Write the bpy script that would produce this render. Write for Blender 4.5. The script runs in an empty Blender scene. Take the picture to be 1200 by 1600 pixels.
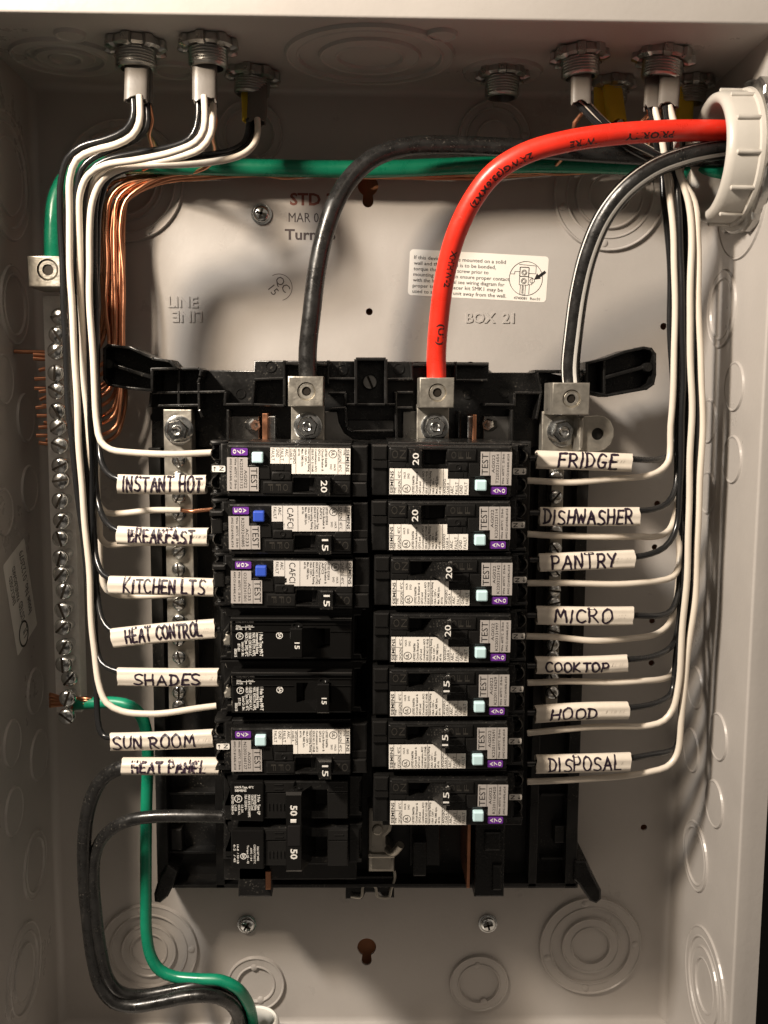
import bpy, bmesh, math, random
from mathutils import Vector, Matrix
from mathutils.geometry import tessellate_polygon
random.seed(7)
R = math.radians
scn = bpy.context.scene
COL = scn.collection

# ------------------------------------------------------------------ camera
CAM = Vector((-.0026, -.545, -.1646)); PIT, YAW, ROL, FPX = .1159, .0225, .007, 1524.25
_cy, _sy, _cp, _sp, _cr, _sr = math.cos(YAW), math.sin(YAW), math.cos(PIT), math.sin(PIT), math.cos(ROL), math.sin(ROL)
_f = Vector((_sy*_cp, _cy*_cp, -_sp)); _rt = Vector((_cy, -_sy, 0)); _up = _rt.cross(_f)
C_R = _cr*_rt + _sr*_up; C_U = _cr*_up - _sr*_rt; C_F = _f
cam = bpy.data.cameras.new('camera'); camo = bpy.data.objects.new('camera', cam); COL.objects.link(camo)
M = Matrix((C_R, C_U, -C_F)).transposed().to_4x4(); M.translation = CAM; camo.matrix_world = M
cam.sensor_fit = 'HORIZONTAL'; cam.sensor_width = 36; cam.lens = 36*FPX/1200; cam.clip_start = .01; cam.clip_end = 20
scn.camera = camo
# ------------------------------------------------------------------ world, lamps, exposure
wd = bpy.data.worlds.new('World'); scn.world = wd; wd.use_nodes = True
wn = wd.node_tree.nodes; wl = wd.node_tree.links
bg = wn['Background']
# a dim room all round: uneven warm patches so that metal and gloss plastic have something to mirror
_tc0 = wn.new('ShaderNodeTexCoord'); _nz = wn.new('ShaderNodeTexNoise'); _nz.inputs['Scale'].default_value = 1.7; _nz.inputs['Detail'].default_value = 2
_rp = wn.new('ShaderNodeValToRGB'); _rp.color_ramp.elements[0].position = .40; _rp.color_ramp.elements[0].color = (.018, .015, .012, 1)
_rp.color_ramp.elements[1].position = .68; _rp.color_ramp.elements[1].color = (.42, .36, .30, 1)
wl.new(_tc0.outputs['Generated'], _nz.inputs['Vector']); wl.new(_nz.outputs['Fac'], _rp.inputs[0]); wl.new(_rp.outputs[0], bg.inputs[0])
bg.inputs[1].default_value = .80
def lamp(name, loc, target, size, power, col, shape='DISK'):
    l = bpy.data.lights.new(name, 'AREA'); l.shape = shape; l.size = size; l.energy = power; l.color = col
    o = bpy.data.objects.new(name, l); COL.objects.link(o); o.location = loc
    o.rotation_euler = (Vector(target)-Vector(loc)).to_track_quat('-Z', 'Y').to_euler()
    return o
lamp('work_lamp', (-.387, -.48, .20), (0, 0, -.2), .08, 5.6, (1, .84, .66))
lamp('second_work_lamp', (-.46, -.48, .275), (0, 0, -.2), .08, 6.8, (1, .93, .84))
lamp('overhead_fill', (.0, -1.1, 1.2), (0, 0, -.2), .9, 2.5, (1, .82, .65))  # added unseen fill overhead, puts highlights on the upper edges
scn.view_settings.view_transform = 'Standard'; scn.view_settings.look = 'None'
scn.view_settings.exposure = .1; scn.view_settings.gamma = 1; scn.view_settings.use_curve_mapping = False

# ------------------------------------------------------------------ pixel -> point of the panel (depth d in metres off the back plate)
def ray(px, py): return C_F + C_R*((px-600)/FPX) - C_U*((py-800)/FPX)
def W(px, py, d=0.):
    v = ray(px, py); return CAM + v*((-d-CAM.y)/v.y)
def WX(px, py, X):
    v = ray(px, py); return CAM + v*((X-CAM.x)/v.x)
def WZ(px, py, Z):
    v = ray(px, py); return CAM + v*((Z-CAM.z)/v.z)
def mpp(d): return (.545-d)/FPX

# ------------------------------------------------------------------ materials
def mat(name, col, rough=.5, metal=0., spec=.5, bump=0., bscale=400., mottle=0., mscale=40., rvar=0., coat=0., trans=0., aniso=None, dust=0.):
    m = bpy.data.materials.new(name); m.use_nodes = True; nt = m.node_tree; n = nt.nodes; l = nt.links
    b = n['Principled BSDF']
    b.inputs['Base Color'].default_value = (*col, 1); b.inputs['Roughness'].default_value = rough
    b.inputs['Metallic'].default_value = metal; b.inputs['Specular IOR Level'].default_value = spec
    b.inputs['Coat Weight'].default_value = coat; b.inputs['Coat Roughness'].default_value = .12
    tc = n.new('ShaderNodeTexCoord')
    src = tc.outputs['Object']
    if aniso:
        mp = n.new('ShaderNodeMapping'); mp.inputs['Scale'].default_value = aniso; l.new(src, mp.inputs[0]); src = mp.outputs[0]
    if bump:
        t = n.new('ShaderNodeTexNoise'); t.inputs['Scale'].default_value = bscale; t.inputs['Detail'].default_value = 4
        l.new(src, t.inputs['Vector'])
        bp = n.new('ShaderNodeBump'); bp.inputs['Strength'].default_value = bump; bp.inputs['Distance'].default_value = .0006
        l.new(t.outputs['Fac'], bp.inputs['Height']); l.new(bp.outputs[0], b.inputs['Normal'])
    if mottle or rvar:
        t2 = n.new('ShaderNodeTexNoise'); t2.inputs['Scale'].default_value = mscale; t2.inputs['Detail'].default_value = 6; t2.inputs['Roughness'].default_value = .65
        l.new(src, t2.inputs['Vector'])
        if mottle:
            mr = n.new('ShaderNodeMapRange'); mr.inputs[1].default_value = .3; mr.inputs[2].default_value = .7
            mr.inputs[3].default_value = 1-mottle; mr.inputs[4].default_value = 1+mottle
            l.new(t2.outputs['Fac'], mr.inputs[0])
            mx = n.new('ShaderNodeVectorMath'); mx.operation = 'SCALE'; mx.inputs[0].default_value = col
            l.new(mr.outputs[0], mx.inputs['Scale']); l.new(mx.outputs[0], b.inputs['Base Color'])
        if rvar:
            mr = n.new('ShaderNodeMapRange'); mr.inputs[1].default_value = .3; mr.inputs[2].default_value = .7
            mr.inputs[3].default_value = max(.03, rough-rvar); mr.inputs[4].default_value = min(1, rough+rvar)
            l.new(t2.outputs['Fac'], mr.inputs[0]); l.new(mr.outputs[0], b.inputs['Roughness'])
    if dust:
        t3 = n.new('ShaderNodeTexNoise'); t3.inputs['Scale'].default_value = 950; t3.inputs['Detail'].default_value = 3
        t4 = n.new('ShaderNodeTexNoise'); t4.inputs['Scale'].default_value = 45; t4.inputs['Detail'].default_value = 4
        l.new(src, t3.inputs['Vector']); l.new(src, t4.inputs['Vector'])
        m3 = n.new('ShaderNodeMapRange'); m3.inputs[1].default_value = .60; m3.inputs[2].default_value = .72; l.new(t3.outputs['Fac'], m3.inputs[0])
        m4 = n.new('ShaderNodeMapRange'); m4.inputs[1].default_value = .48; m4.inputs[2].default_value = .72; m4.inputs[4].default_value = dust; l.new(t4.outputs['Fac'], m4.inputs[0])
        mu = n.new('ShaderNodeMath'); mu.operation = 'MULTIPLY_ADD'; mu.inputs[2].default_value = 0; l.new(m3.outputs[0], mu.inputs[0]); l.new(m4.outputs[0], mu.inputs[1])
        mc = n.new('ShaderNodeMix'); mc.data_type = 'RGBA'; mc.inputs['B'].default_value = (.22, .20, .17, 1) if sum(col) < .3 else (.30, .26, .22, 1)
        if b.inputs['Base Color'].is_linked: l.new(b.inputs['Base Color'].links[0].from_socket, mc.inputs['A'])
        else: mc.inputs['A'].default_value = (*col, 1)
        l.new(mu.outputs[0], mc.inputs['Factor']); l.new(mc.outputs['Result'], b.inputs['Base Color'])
    return m
paint = mat('grey_enamel', (.405, .378, .354), .34, bump=.12, bscale=420, mottle=.05, mscale=18, rvar=.1, dust=.35)
blackp = mat('black_plastic', (.007, .0067, .0064), .29, bump=.10, bscale=700, mottle=.25, mscale=90, rvar=.12, dust=.6)
blackm = mat('black_matt_plastic', (.010, .0095, .009), .42, bump=.12, bscale=500, mottle=.3, mscale=80, rvar=.15, dust=.8)
smoky = mat('smoky_plastic', (.009, .0085, .008), .26, bump=.06, bscale=500, rvar=.1, coat=.3)
gloss = mat('gloss_black_plastic', (.006, .0057, .0054), .20, bump=.04, bscale=300, rvar=.08)
slotm = mat('dark_slot', (.006, .005, .005), .5)
white_w = mat('white_wire_insulation', (.68, .61, .52), .28, bump=.05, bscale=250, mottle=.04, mscale=60)
black_w = mat('black_wire_insulation', (.013, .013, .0135), .24, bump=.06, bscale=250, rvar=.08)
blackc = mat('black_cable_jacket', (.014, .0135, .013), .30, bump=.25, bscale=220, mottle=.4, mscale=150, rvar=.16, dust=.7)
redc = mat('red_cable_jacket', (.78, .032, .016), .34, bump=.22, bscale=140, mottle=.10, mscale=70, rvar=.14, dust=.25)
greenc = mat('green_cable_jacket', (.006, .21, .115), .30, bump=.2, bscale=140, mottle=.14, mscale=60, rvar=.14, dust=.2)
whitest = mat('white_stripe', (.78, .76, .72), .3)
copper = mat('bare_copper', (.58, .27, .155), .34, metal=1., bump=.05, bscale=500, mottle=.15, mscale=120, rvar=.1)
alu = mat('tin_plated_aluminium', (.46, .43, .375), .38, metal=.8, bump=.16, bscale=700, mottle=.12, mscale=200, rvar=.12)
zinc = mat('zinc_steel', (.70, .715, .71), .20, metal=1., bump=.08, bscale=600, mottle=.12, mscale=200, rvar=.1)
dzinc = mat('dull_zinc_casting', (.42, .41, .39), .36, metal=1., bump=.3, bscale=500, mottle=.15, mscale=150, rvar=.12)
barm = mat('dull_bar_metal', (.74, .72, .69), .42, metal=.1, bump=.15, bscale=500, mottle=.12, mscale=150)
steel = mat('grey_bus_steel', (.30, .29, .275), .34, metal=1., bump=.1, bscale=500, rvar=.12)
hole_m = mat('dark_socket', (.03, .024, .018), .5, metal=.6)
sheath_m = mat('shaded_cable_sheath', (.135, .12, .105), .42, bump=.15, bscale=300, mottle=.06, mscale=90)  # pale jackets, base colour darkened to stand in for shade below the lip
yellow_m = mat('yellow_cable_sheath', (.68, .47, .025), .42, bump=.15, bscale=300, mottle=.06)
sleeve_m = mat('cut_sheath_sleeve', (.70, .63, .54), .42, bump=.2, bscale=260, mottle=.05, mscale=120)
ink = mat('marker_ink', (.018, .008, .020), .45)
pink = mat('faded_marker_ink', (.12, .075, .10), .5)
paper = mat('cream_paper', (.80, .76, .70), .4, mottle=.02)
greylab = mat('silver_label', (.46, .425, .40), .30, metal=.15, mottle=.03)
printk = mat('black_print', (.012, .011, .011), .5)
whitek = mat('white_print', (.75, .73, .69), .5)
purple = mat('purple_print', (.13, .028, .26), .4)
bluebtn = mat('pale_blue_button', (.55, .76, .80), .35)
dbluebtn = mat('blue_button', (.035, .085, .48), .33)
bushm = mat('grey_white_plastic', (.50, .47, .425), .36, bump=.12, bscale=350, mottle=.03)
stampr = mat('red_brown_stamp', (.16, .05, .035), .6); stampk = mat('dark_stamp', (.055, .04, .04), .6)
wood = mat('plywood', (.42, .17, .075), .7, bump=.3, bscale=100, mottle=.25, mscale=60, aniso=(1, 1, .2))
wallm = mat('dark_wall', (.006, .006, .006), .9, mottle=.2)
tray = mat('white_paper_sticker', (.80, .78, .73), .42, mottle=.02)

# ------------------------------------------------------------------ mesh builder
class MB:
    def __init__(s): s.v = []; s.f = []; s.m = []; s.s = []
    def add(s, vs, fs, mi=0, sm=False):
        b = len(s.v); s.v += [Vector(p) for p in vs]
        for f in fs: s.f.append([b+i for i in f]); s.m.append(mi); s.s.append(sm)
    def mesh(s, name, mats, off=None, recalc=True):
        me = bpy.data.meshes.new(name)
        o = off or Vector((0, 0, 0))
        me.from_pydata([p-o for p in s.v], [], s.f)
        for m in (mats if isinstance(mats, (list, tuple)) else [mats]): me.materials.append(m)
        me.polygons.foreach_set('material_index', s.m); me.polygons.foreach_set('use_smooth', s.s)
        if recalc:
            bm = bmesh.new(); bm.from_mesh(me); bmesh.ops.recalc_face_normals(bm, faces=bm.faces); bm.to_mesh(me); bm.free()
            if any(s.s): me.set_sharp_from_angle(angle=R(42))
        me.update(); return me
    def build(s, name, mats, parent=None, at=None, local=False, recalc=True):
        if parent is not None:
            root = parent if parent.parent is None else parent.parent
            off = Vector((0, 0, 0)) if local else root.location.copy()
        else: off = Vector(at) if at is not None else s.v[0].copy()
        o = bpy.data.objects.new(name, s.mesh(name, mats, off, recalc)); COL.objects.link(o)
        if parent is not None: o.parent = parent
        else: o.location = off
        return o
    # prism in the panel plane: pts (x,z), from depth d0 to d1 (towards the viewer), chamfered front rim
    def prism(s, pts, d0, d1, c=0., mi=0, holes=(), back=True):
        pts = [Vector((p[0], p[1])) for p in pts]
        if sum(pts[i-1].x*pts[i].y-pts[i].x*pts[i-1].y for i in range(len(pts))) < 0: pts = pts[::-1]
        n = len(pts)
        def inset(pp, c):
            out = []
            for i in range(len(pp)):
                a, b, e = pp[i-1], pp[i], pp[(i+1) % len(pp)]
                d1_ = (b-a); d2_ = (e-b)
                if d1_.length < 1e-9 or d2_.length < 1e-9: out.append(b.copy()); continue
                d1_.normalize(); d2_.normalize()
                n1 = Vector((-d1_.y, d1_.x)); n2 = Vector((-d2_.y, d2_.x)); k = 1+n1.dot(n2)
                out.append(b+(n1+n2)*(c/max(k, .35)))
            return out
        rings = [(pts, d0)]
        if c: rings += [(pts, d1-c), (inset(pts, c*.3), d1-c*.3), (inset(pts, c), d1)]
        else: rings += [(pts, d1)]
        vs = []; fs = []
        for r, d in rings: vs += [(p.x, -d, p.y) for p in r]
        for k in range(len(rings)-1):
            for i in range(n):
                j = (i+1) % n; fs.append((k*n+i, k*n+j, (k+1)*n+j, (k+1)*n+i))
        s.add(vs, fs, mi)
        hs = [[Vector((p[0], p[1])) for p in h] for h in holes]
        for d, ring in ((d1, rings[-1][0]),) + (((d0, pts),) if back else ()):
            loops = [[Vector((p.x, p.y, 0)) for p in ring]] + [[Vector((p.x, p.y, 0)) for p in h] for h in hs]
            flat = [p for lp in loops for p in lp]
            tr = tessellate_polygon(loops)
            s.add([(p.x, -d, p.y) for p in flat], [t for t in tr], mi)
        for h in hs:
            k = len(h); s.add([(p.x, -d0, p.y) for p in h]+[(p.x, -d1, p.y) for p in h], [(i, (i+1) % k, k+(i+1) % k, k+i) for i in range(k)], mi)
    def box(s, x0, z0, x1, z1, d0, d1, c=0., mi=0): s.prism([(x0, z0), (x1, z0), (x1, z1), (x0, z1)], d0, d1, c, mi)
    def lathe(s, prof, cen, ax, seg=32, mi=0, sm=True, ref=None, cap=True):
        ax = Vector(ax).normalized(); cen = Vector(cen)
        a = ax.orthogonal().normalized() if ref is None else (Vector(ref)-ax*Vector(ref).dot(ax)).normalized()
        b = ax.cross(a)
        vs = []; fs = []
        for r, h in prof:
            for i in range(seg):
                t = 2*math.pi*i/seg; vs.append(cen+ax*h+(a*math.cos(t)+b*math.sin(t))*r)
        for k in range(len(prof)-1):
            for i in range(seg):
                j = (i+1) % seg; fs.append((k*seg+i, k*seg+j, (k+1)*seg+j, (k+1)*seg+i))
        s.add(vs, fs, mi, sm)
        for k in (0, len(prof)-1) if cap else ():
            if prof[k][0] > 1e-6: s.add([vs[k*seg+i] for i in range(seg)], [tuple(range(seg))], mi)
    def tube(s, path, r, seg=14, mi=0, cap=True, flat=1., ref=None):
        fr = frames(path, ref); vs = []; fs = []
        for k, (p, t, a, b) in enumerate(fr):
            rr = r(k/(len(fr)-1)) if callable(r) else r
            for i in range(seg):
                q = 2*math.pi*i/seg; vs.append(p+a*(rr*math.cos(q))+b*(rr*flat*math.sin(q)))
        for k in range(len(fr)-1):
            for i in range(seg):
                j = (i+1) % seg; fs.append((k*seg+i, k*seg+j, (k+1)*seg+j, (k+1)*seg+i))
        s.add(vs, fs, mi, True)
        if cap:
            s.add(vs[:seg], [tuple(range(seg))], mi); s.add(vs[-seg:], [tuple(range(seg))], mi)
        return fr
def frames(path, ref=None):
    out = []; n = len(path); a = None
    for k in range(n):
        t = (path[min(k+1, n-1)]-path[max(k-1, 0)]).normalized()
        if a is None:
            v = Vector(ref) if ref else t.orthogonal()
            a = (v-t*v.dot(t)).normalized()
        else: a = (a-t*a.dot(t)).normalized()
        out.append((path[k], t, a, t.cross(a)))
    return out
def spline(pts, step=.003):
    pts = [Vector(p) for p in pts]
    if len(pts) == 2: pts = [pts[0], pts[0].lerp(pts[1], .33), pts[0].lerp(pts[1], .67), pts[1]]
    P = [pts[0]*2-pts[1]]+pts+[pts[-1]*2-pts[-2]]; out = []
    for i in range(1, len(P)-2):
        p0, p1, p2, p3 = P[i-1:i+3]
        t0 = 0; t1 = t0+max((p1-p0).length, 1e-6)**.5; t2 = t1+max((p2-p1).length, 1e-6)**.5; t3 = t2+max((p3-p2).length, 1e-6)**.5
        n = max(2, int((p2-p1).length/step))
        for k in range(n):
            t = t1+(t2-t1)*k/n
            A1 = p0*((t1-t)/(t1-t0))+p1*((t-t0)/(t1-t0)); A2 = p1*((t2-t)/(t2-t1))+p2*((t-t1)/(t2-t1)); A3 = p2*((t3-t)/(t3-t2))+p3*((t-t2)/(t3-t2))
            B1 = A1*((t2-t)/(t2-t0))+A2*((t-t0)/(t2-t0)); B2 = A2*((t3-t)/(t3-t1))+A3*((t-t1)/(t3-t1))
            out.append(B1*((t2-t)/(t2-t1))+B2*((t-t1)/(t2-t1)))
    out.append(pts[-1]); return out
def rrect(x0, z0, x1, z1, r, n=4):
    if x0 > x1: x0, x1 = x1, x0
    if z0 > z1: z0, z1 = z1, z0
    o = []
    for cx, cz, a in ((x1-r, z1-r, 0), (x0+r, z1-r, 90), (x0+r, z0+r, 180), (x1-r, z0+r, 270)):
        for k in range(n+1): t = R(a+90*k/n); o.append((cx+r*math.cos(t), cz+r*math.sin(t)))
    return o
def circ(x, z, r, n=24): return [(x+r*math.cos(2*math.pi*i/n), z+r*math.sin(2*math.pi*i/n)) for i in range(n)]
def thing(name, label, cat, loc, group=None, rot=None):
    o = bpy.data.objects.new(name, None); COL.objects.link(o); o.location = loc; o.empty_display_size = .01
    if rot: o.rotation_euler = rot
    o['label'] = label; o['category'] = cat
    if group: o['group'] = group
    return o
def tag(o, label, cat, group=None):
    o['label'] = label; o['category'] = cat
    if group: o['group'] = group
    return o

# ------------------------------------------------------------------ lettering
_tc = {}
def glyphs(sx, bold=0., res=2):
    k = (sx, bold)
    if k in _tc: return _tc[k]
    cu = bpy.data.curves.new('t', 'FONT'); cu.body = sx; cu.size = 1; cu.resolution_u = res; cu.offset = bold
    ob = bpy.data.objects.new('t', cu); COL.objects.link(ob)
    dg = bpy.context.evaluated_depsgraph_get(); dg.update()
    me = bpy.data.meshes.new_from_object(ob.evaluated_get(dg))
    vs = [(v.co.x, v.co.y) for v in me.vertices]; fs = [tuple(p.vertices) for p in me.polygons]
    bpy.data.objects.remove(ob); bpy.data.curves.remove(cu); bpy.data.meshes.remove(me)
    if vs:
        x0 = min(v[0] for v in vs); x1 = max(v[0] for v in vs); vs = [(v[0]-x0, v[1]) for v in vs]; w = x1-x0
    else: w = 0
    _tc[k] = (vs, fs, w); return _tc[k]
CAP = .69
def text(mb, sx, u, v, h, d, mi=1, rot=0, w=None, al='l', bold=0., fn=None):
    """lettering in the plane: (u,v) = baseline start/centre/end, h = cap height, rot degrees"""
    vs, fs, tw = glyphs(sx, bold); k = h/CAP
    kx = k if w is None else w/max(tw, 1e-6)
    o = {'l': 0, 'c': -.5, 'r': -1}[al]*tw*kx
    c, s_ = math.cos(R(rot)), math.sin(R(rot)); out = []
    for x, y in vs:
        a = x*kx+o; b = y*k
        p = (u+a*c-b*s_, v+a*s_+b*c)
        out.append(fn(*p) if fn else (p[0], -d, p[1]))
    mb.add(out, fs, mi)
def ring2(mb, u, v, r, w, d, mi=1, fn=None, n=28, a0=0, a1=360):
    vs = []; k = n+1
    for rr in (r-w/2, r+w/2):
        for i in range(k):
            t = R(a0+(a1-a0)*i/n); p = (u+rr*math.cos(t), v+rr*math.sin(t)); vs.append(fn(*p) if fn else (p[0], -d, p[1]))
    mb.add(vs, [(i, i+1, k+i+1, k+i) for i in range(n)], mi)
def line2(mb, u0, v0, u1, v1, w, d, mi=1, fn=None):
    t = Vector((u1-u0, v1-v0)).normalized(); n = Vector((-t.y, t.x))*w/2
    q = [(u0+n.x, v0+n.y), (u0-n.x, v0-n.y), (u1-n.x, v1-n.y), (u1+n.x, v1+n.y)]
    mb.add([fn(*p) if fn else (p[0], -d, p[1]) for p in q], [(0, 1, 2, 3)], mi)

# ================================================================== THE BOX
HW, DP, RB = .181, .098, .0042
ZB = W(600, 1598, 0).z
box = thing('panel_box', 'grey enamelled steel electrical enclosure with round knockouts in its walls', 'electrical box', (0, 0, ZB))
def kh(px, py):      # keyhole slot outline
    c = W(px, py, 0); r = .0056; o = []
    for k in range(21):
        t = R(-62+304*k/20); o.append((c.x+r*math.cos(t), c.z+r*math.sin(t)))
    for k in range(11):
        t = R(180+180*k/10); o.append((c.x+.003*math.cos(t), c.z-.0085+.003*math.sin(t)))
    return o
holes = [kh(573, 1480), kh(575, 290)]
for px, py, r in ((577, 487, .0019), (1037, 510, .0019), (1006, 1293, .0019), (1027, 787, .0017), (1023, 855, .0017), (1019, 970, .0017), (1018, 1036, .0017)):
    c = W(px, py, 0); holes.append(circ(c.x, c.z, r))
mb = MB()
mb.prism([(-HW+RB, ZB+RB), (HW-RB, ZB+RB), (HW-RB, -RB), (-HW+RB, -RB)], -.0015, 0, 0, 0, holes)
mb.build('back_plate', paint, box)
def wall(name, prof, sweep0, sweep1, place):
    """prof: list of (offset from the corner outwards, depth); place(o, d, s) -> point"""
    mb = MB(); n = len(prof); t = .0014
    out = []
    for i, (o, d) in enumerate(prof):
        a = prof[max(i-1, 0)]; b = prof[min(i+1, n-1)]; v = Vector((b[0]-a[0], b[1]-a[1])).normalized()
        out.append((o+v.y*t, d-v.x*t))
    vs = [place(o, d, s_) for s_ in (sweep0, sweep1) for (o, d) in prof] + [place(o, d, s_) for s_ in (sweep0, sweep1) for (o, d) in out]
    fs = []
    for base in (0, 2*n):
        fs += [(base+i, base+i+1, base+n+i+1, base+n+i) for i in range(n-1)]
    fs += [(n-1, 2*n-1, 4*n-1, 3*n-1)]
    mb.add(vs, fs, 0, True)
    o = mb.build(name, paint, box)
    return o
def profile(flange, rf=.0012):
    p = [(-RB+RB*math.sin(R(90*k/6)), RB-RB*math.cos(R(90*k/6))) for k in range(7)]
    p += [(0, .012), (0, DP-rf-.001)]
    p += [(rf-rf*math.cos(R(90*k/4)), DP-rf+rf*math.sin(R(90*k/4))) for k in range(5)]
    p += [(flange*.5, DP), (flange, DP)]
    return p
wall('side_wall', profile(.0125), ZB-.002, .0, lambda o, d, s_: (-HW-o, -d, s_))
wall('side_wall', profile(.0125), ZB-.002, .0, lambda o, d, s_: (HW+o, -d, s_))
wall('top_wall', profile(.045), -HW-.0125, HW+.0125, lambda o, d, s_: (s_, -d, o))
wall('bottom_wall', profile(.0125), -HW, HW, lambda o, d, s_: (s_, -d, ZB-o))
# knockouts: stepped round discs pressed into the sheet
def knock(cen, ax, radii, h=.0007, tabs=()):
    mb = MB(); prof = []; lv = True; e = .0006
    prof.append((radii[0]+.0012, -.0001))
    for i, r in enumerate(radii):
        lo, hi = (h*.15, h) if lv else (h, h*.15); top = max(lo, hi)
        prof += [(r+.0011, lo), (r+.0006, top+h*.45), (r+.0001, top+h*.45)]
        prof.append((r-.0005, hi))
        nx = radii[i+1]+e if i+1 < len(radii) else 0
        prof.append((nx+.0006 if nx else 0, h if lv else h*.15)); lv = not lv
    mb.lathe(prof, cen, ax, 56, 0, False)
    ax = Vector(ax); a = ax.orthogonal().normalized(); b = ax.cross(a)
    for r, t in tabs:
        c = Vector(cen)+(a*math.cos(R(t))+b*math.sin(R(t)))*r
        mb.lathe([(.0022, 0), (.0020, h*1.2), (.0013, h*1.5), (0, h*1.5)], c, ax, 12)
    return mb.build('knockout', paint, box)
BK = (0, -1, 0)
for px, py, rr in ((193, 283, (88, 76, 57, 48, 28)), (390, 210, (47, 36)), (772, 215, (52, 41, 24)), (952, 303, (83, 65, 50, 30)), (233, 1484, (78, 62, 43, 29)),
                   (400, 1536, (45, 30)), (748, 1535, (47, 33)), (922, 1476, (83, 66, 46, 31))):
    mm = mpp(0); knock(W(px, py, 0), BK, [r*mm for r in rr], .0014, [((rr[0]+rr[1])/2*mm, 40+97*k) for k in range(4)] if len(rr) > 2 else [(rr[1]*mm, 60), (rr[1]*mm, 230)])
for px, py, hh in ((1128, 483, (57, 45)), (1148, 604, (36,)), (1108, 658, (32,)), (1145, 718, (35,)), (1106, 770, (31,)), (1188, 545, (37,)), (1180, 655, (34,)), (1180, 790, (36,)),
                   (1087, 1074, (32,)), (1123, 1151, (36,)), (1081, 1172, (33,)), (1117, 1256, (36,)), (1156, 1120, (37,)), (1150, 1235, (38,)), (1087, 1337, (54, 45)), (1102, 1540, (92, 76, 60, 42)), (1160, 300, (98,)), (1106, 255, (40, 30))):
    c = WX(px, py, HW)
    if c.y > -.006: continue
    mm = mpp(-c.y)
    if -c.y+hh[0]*mm > DP-.002 and len(hh) == 1 and hh[0] < 90: hh = tuple((DP-.002+c.y)/mm for r in hh)
    if hh[0] < 22: continue
    knock(c, (-1, 0, 0), [min(r*mm, .047) for r in hh], .0007)
for px, py, hh in ((18, 1161, (35,)), (60, 1180, (38,)), (21, 1267, (37,)), (54, 1351, (52, 42)), (37, 1520, (78, 63, 44)), (45, 763, (33,)), (54, 1079, (34,)), (22, 477, (57, 44)),
                   (39, 653, (35,)), (5, 593, (36,)), (12, 275, (92, 76, 56)), (5, 800, (35,))):
    c = WX(px, py, -HW); mm = mpp(-c.y); knock(c, (1, 0, 0), [r*mm for r in hh], .0008)
for px, py, hw in ((102, 88, (76, 55, 40, 22)), (272, 108, (34, 25)), (578, 86, (132, 114, 78, 52)), (785, 112, (57,)), (110, 52, (20,)), (690, 52, (20,))):
    c = WZ(px, py, 0); mm = mpp(-c.y)
    knock(c, (0, 0, -1), [min(r*mm, -c.y-.003 if r > 60 else 1) * 1. for r in hw] if hw[0] < 100 else [.040*r/132 for r in hw], .0012)

# --- stamped and embossed writing of the box
def embossed(sx, px, py, hpx, rot=0, bold=.02):
    c = W(px, py, 0); mb = MB(); cu_h = hpx*mpp(0)
    vs, fs, tw = glyphs(sx, bold); k = cu_h/CAP; co, si = math.cos(R(rot)), math.sin(R(rot)); n = len(vs)
    def pl(x, y, d): a, b = x*k, y*k; return (c.x+a*co-b*si, -d, c.z+a*si+b*co)
    edges = {}
    for f in fs:
        for i in range(len(f)):
            e = (f[i], f[(i+1) % len(f)])
            if (e[1], e[0]) in edges: del edges[(e[1], e[0])]
            else: edges[e] = 1
    mb.add([pl(x, y, .00055) for x, y in vs]+[pl(x, y, -.0001) for x, y in vs], [tuple(f) for f in fs]+[(a, b, n+b, n+a) for a, b in edges])
    return mb.build('embossed_lettering', paint, box)
embossed('LINE', 263, 480, 16); embossed('LINE', 316, 487, 16, 180)
embossed('BOX  21', 728, 504, 15)
def stamp(lines, m):
    mb = MB()
    for sx, px, py, h, w, rot, b in lines:
        c = W(px, py, 0); text(mb, sx, c.x, c.z, h*mpp(0), .00012, 0, rot, w*mpp(0) if w else None, 'l', b)
    return mb.build('ink_stamp', m, box)
stamp([('STD 3', 453, 320, 17, 66, 0, .03)], stampr)
mb = MB()
for sx, px, py, h, w, b in (('MAR 04', 451, 347, 14, 54, .0), ('Turn  B', 445, 374, 15, 77, .025)):
    c = W(px, py, 0); text(mb, sx, c.x, c.z, h*mpp(0), .00012, 0, 0, w*mpp(0), 'l', b)
c = W(436, 449, 0); mm = mpp(0)
ring2(mb, c.x, c.z, 20*mm, .9*mm, .00012, 0, None, 28, -75, 120)
text(mb, 'QC', c.x+1*mm, c.z+1*mm, 12*mm, .00012, 0, -52, None, 'c'); text(mb, '15', c.x-13*mm, c.z-8*mm, 12*mm, .00012, 0, -52, None, 'c')
mb.build('ink_stamp', stampk, box)

# --- instruction sticker on the back plate
q = [W(640, 389, 0), W(857, 401, 0), W(852, 474, 0), W(637, 461, 0)]
ex = (q[1]-q[0]); LX = ex.length; ex.normalize(); ez = Vector((-ex.z, 0, ex.x)); LZ = (q[0]-q[3]).length
def st(u, v): return q[3]+ex*u+ez*v+Vector((0, -.00025, 0))
mb = MB(); rp = rrect(0, 0, LX, LZ, .002)
mb.add([st(*p)+Vector((0, .00012, 0)) for p in rp], [tuple(range(len(rp)))])
mmq = LX/217
for i, (sx, w) in enumerate((('If this device is to be mounted on a solid', 143), ('wall and the neutral is to be bonded,', 128), ('torque the bonding screw prior to', 117), ('mounting the unit to ensure proper contact', 150),
                              ('with the lug terminal see wiring diagram for', 143), ('proper torque. Spacer kit SMK1 may be', 141), ('used to space the unit away from the wall.', 147))):
    text(mb, sx, 7*mmq, (55.5-8.6*i)*mmq, 5.6*mmq, 0, 1, 0, w*mmq, fn=st)
text(mb, '4740081  Rev.01', 166*mmq, 2.5*mmq, 4.2*mmq, 0, 1, 0, 41*mmq, fn=st)
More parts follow.
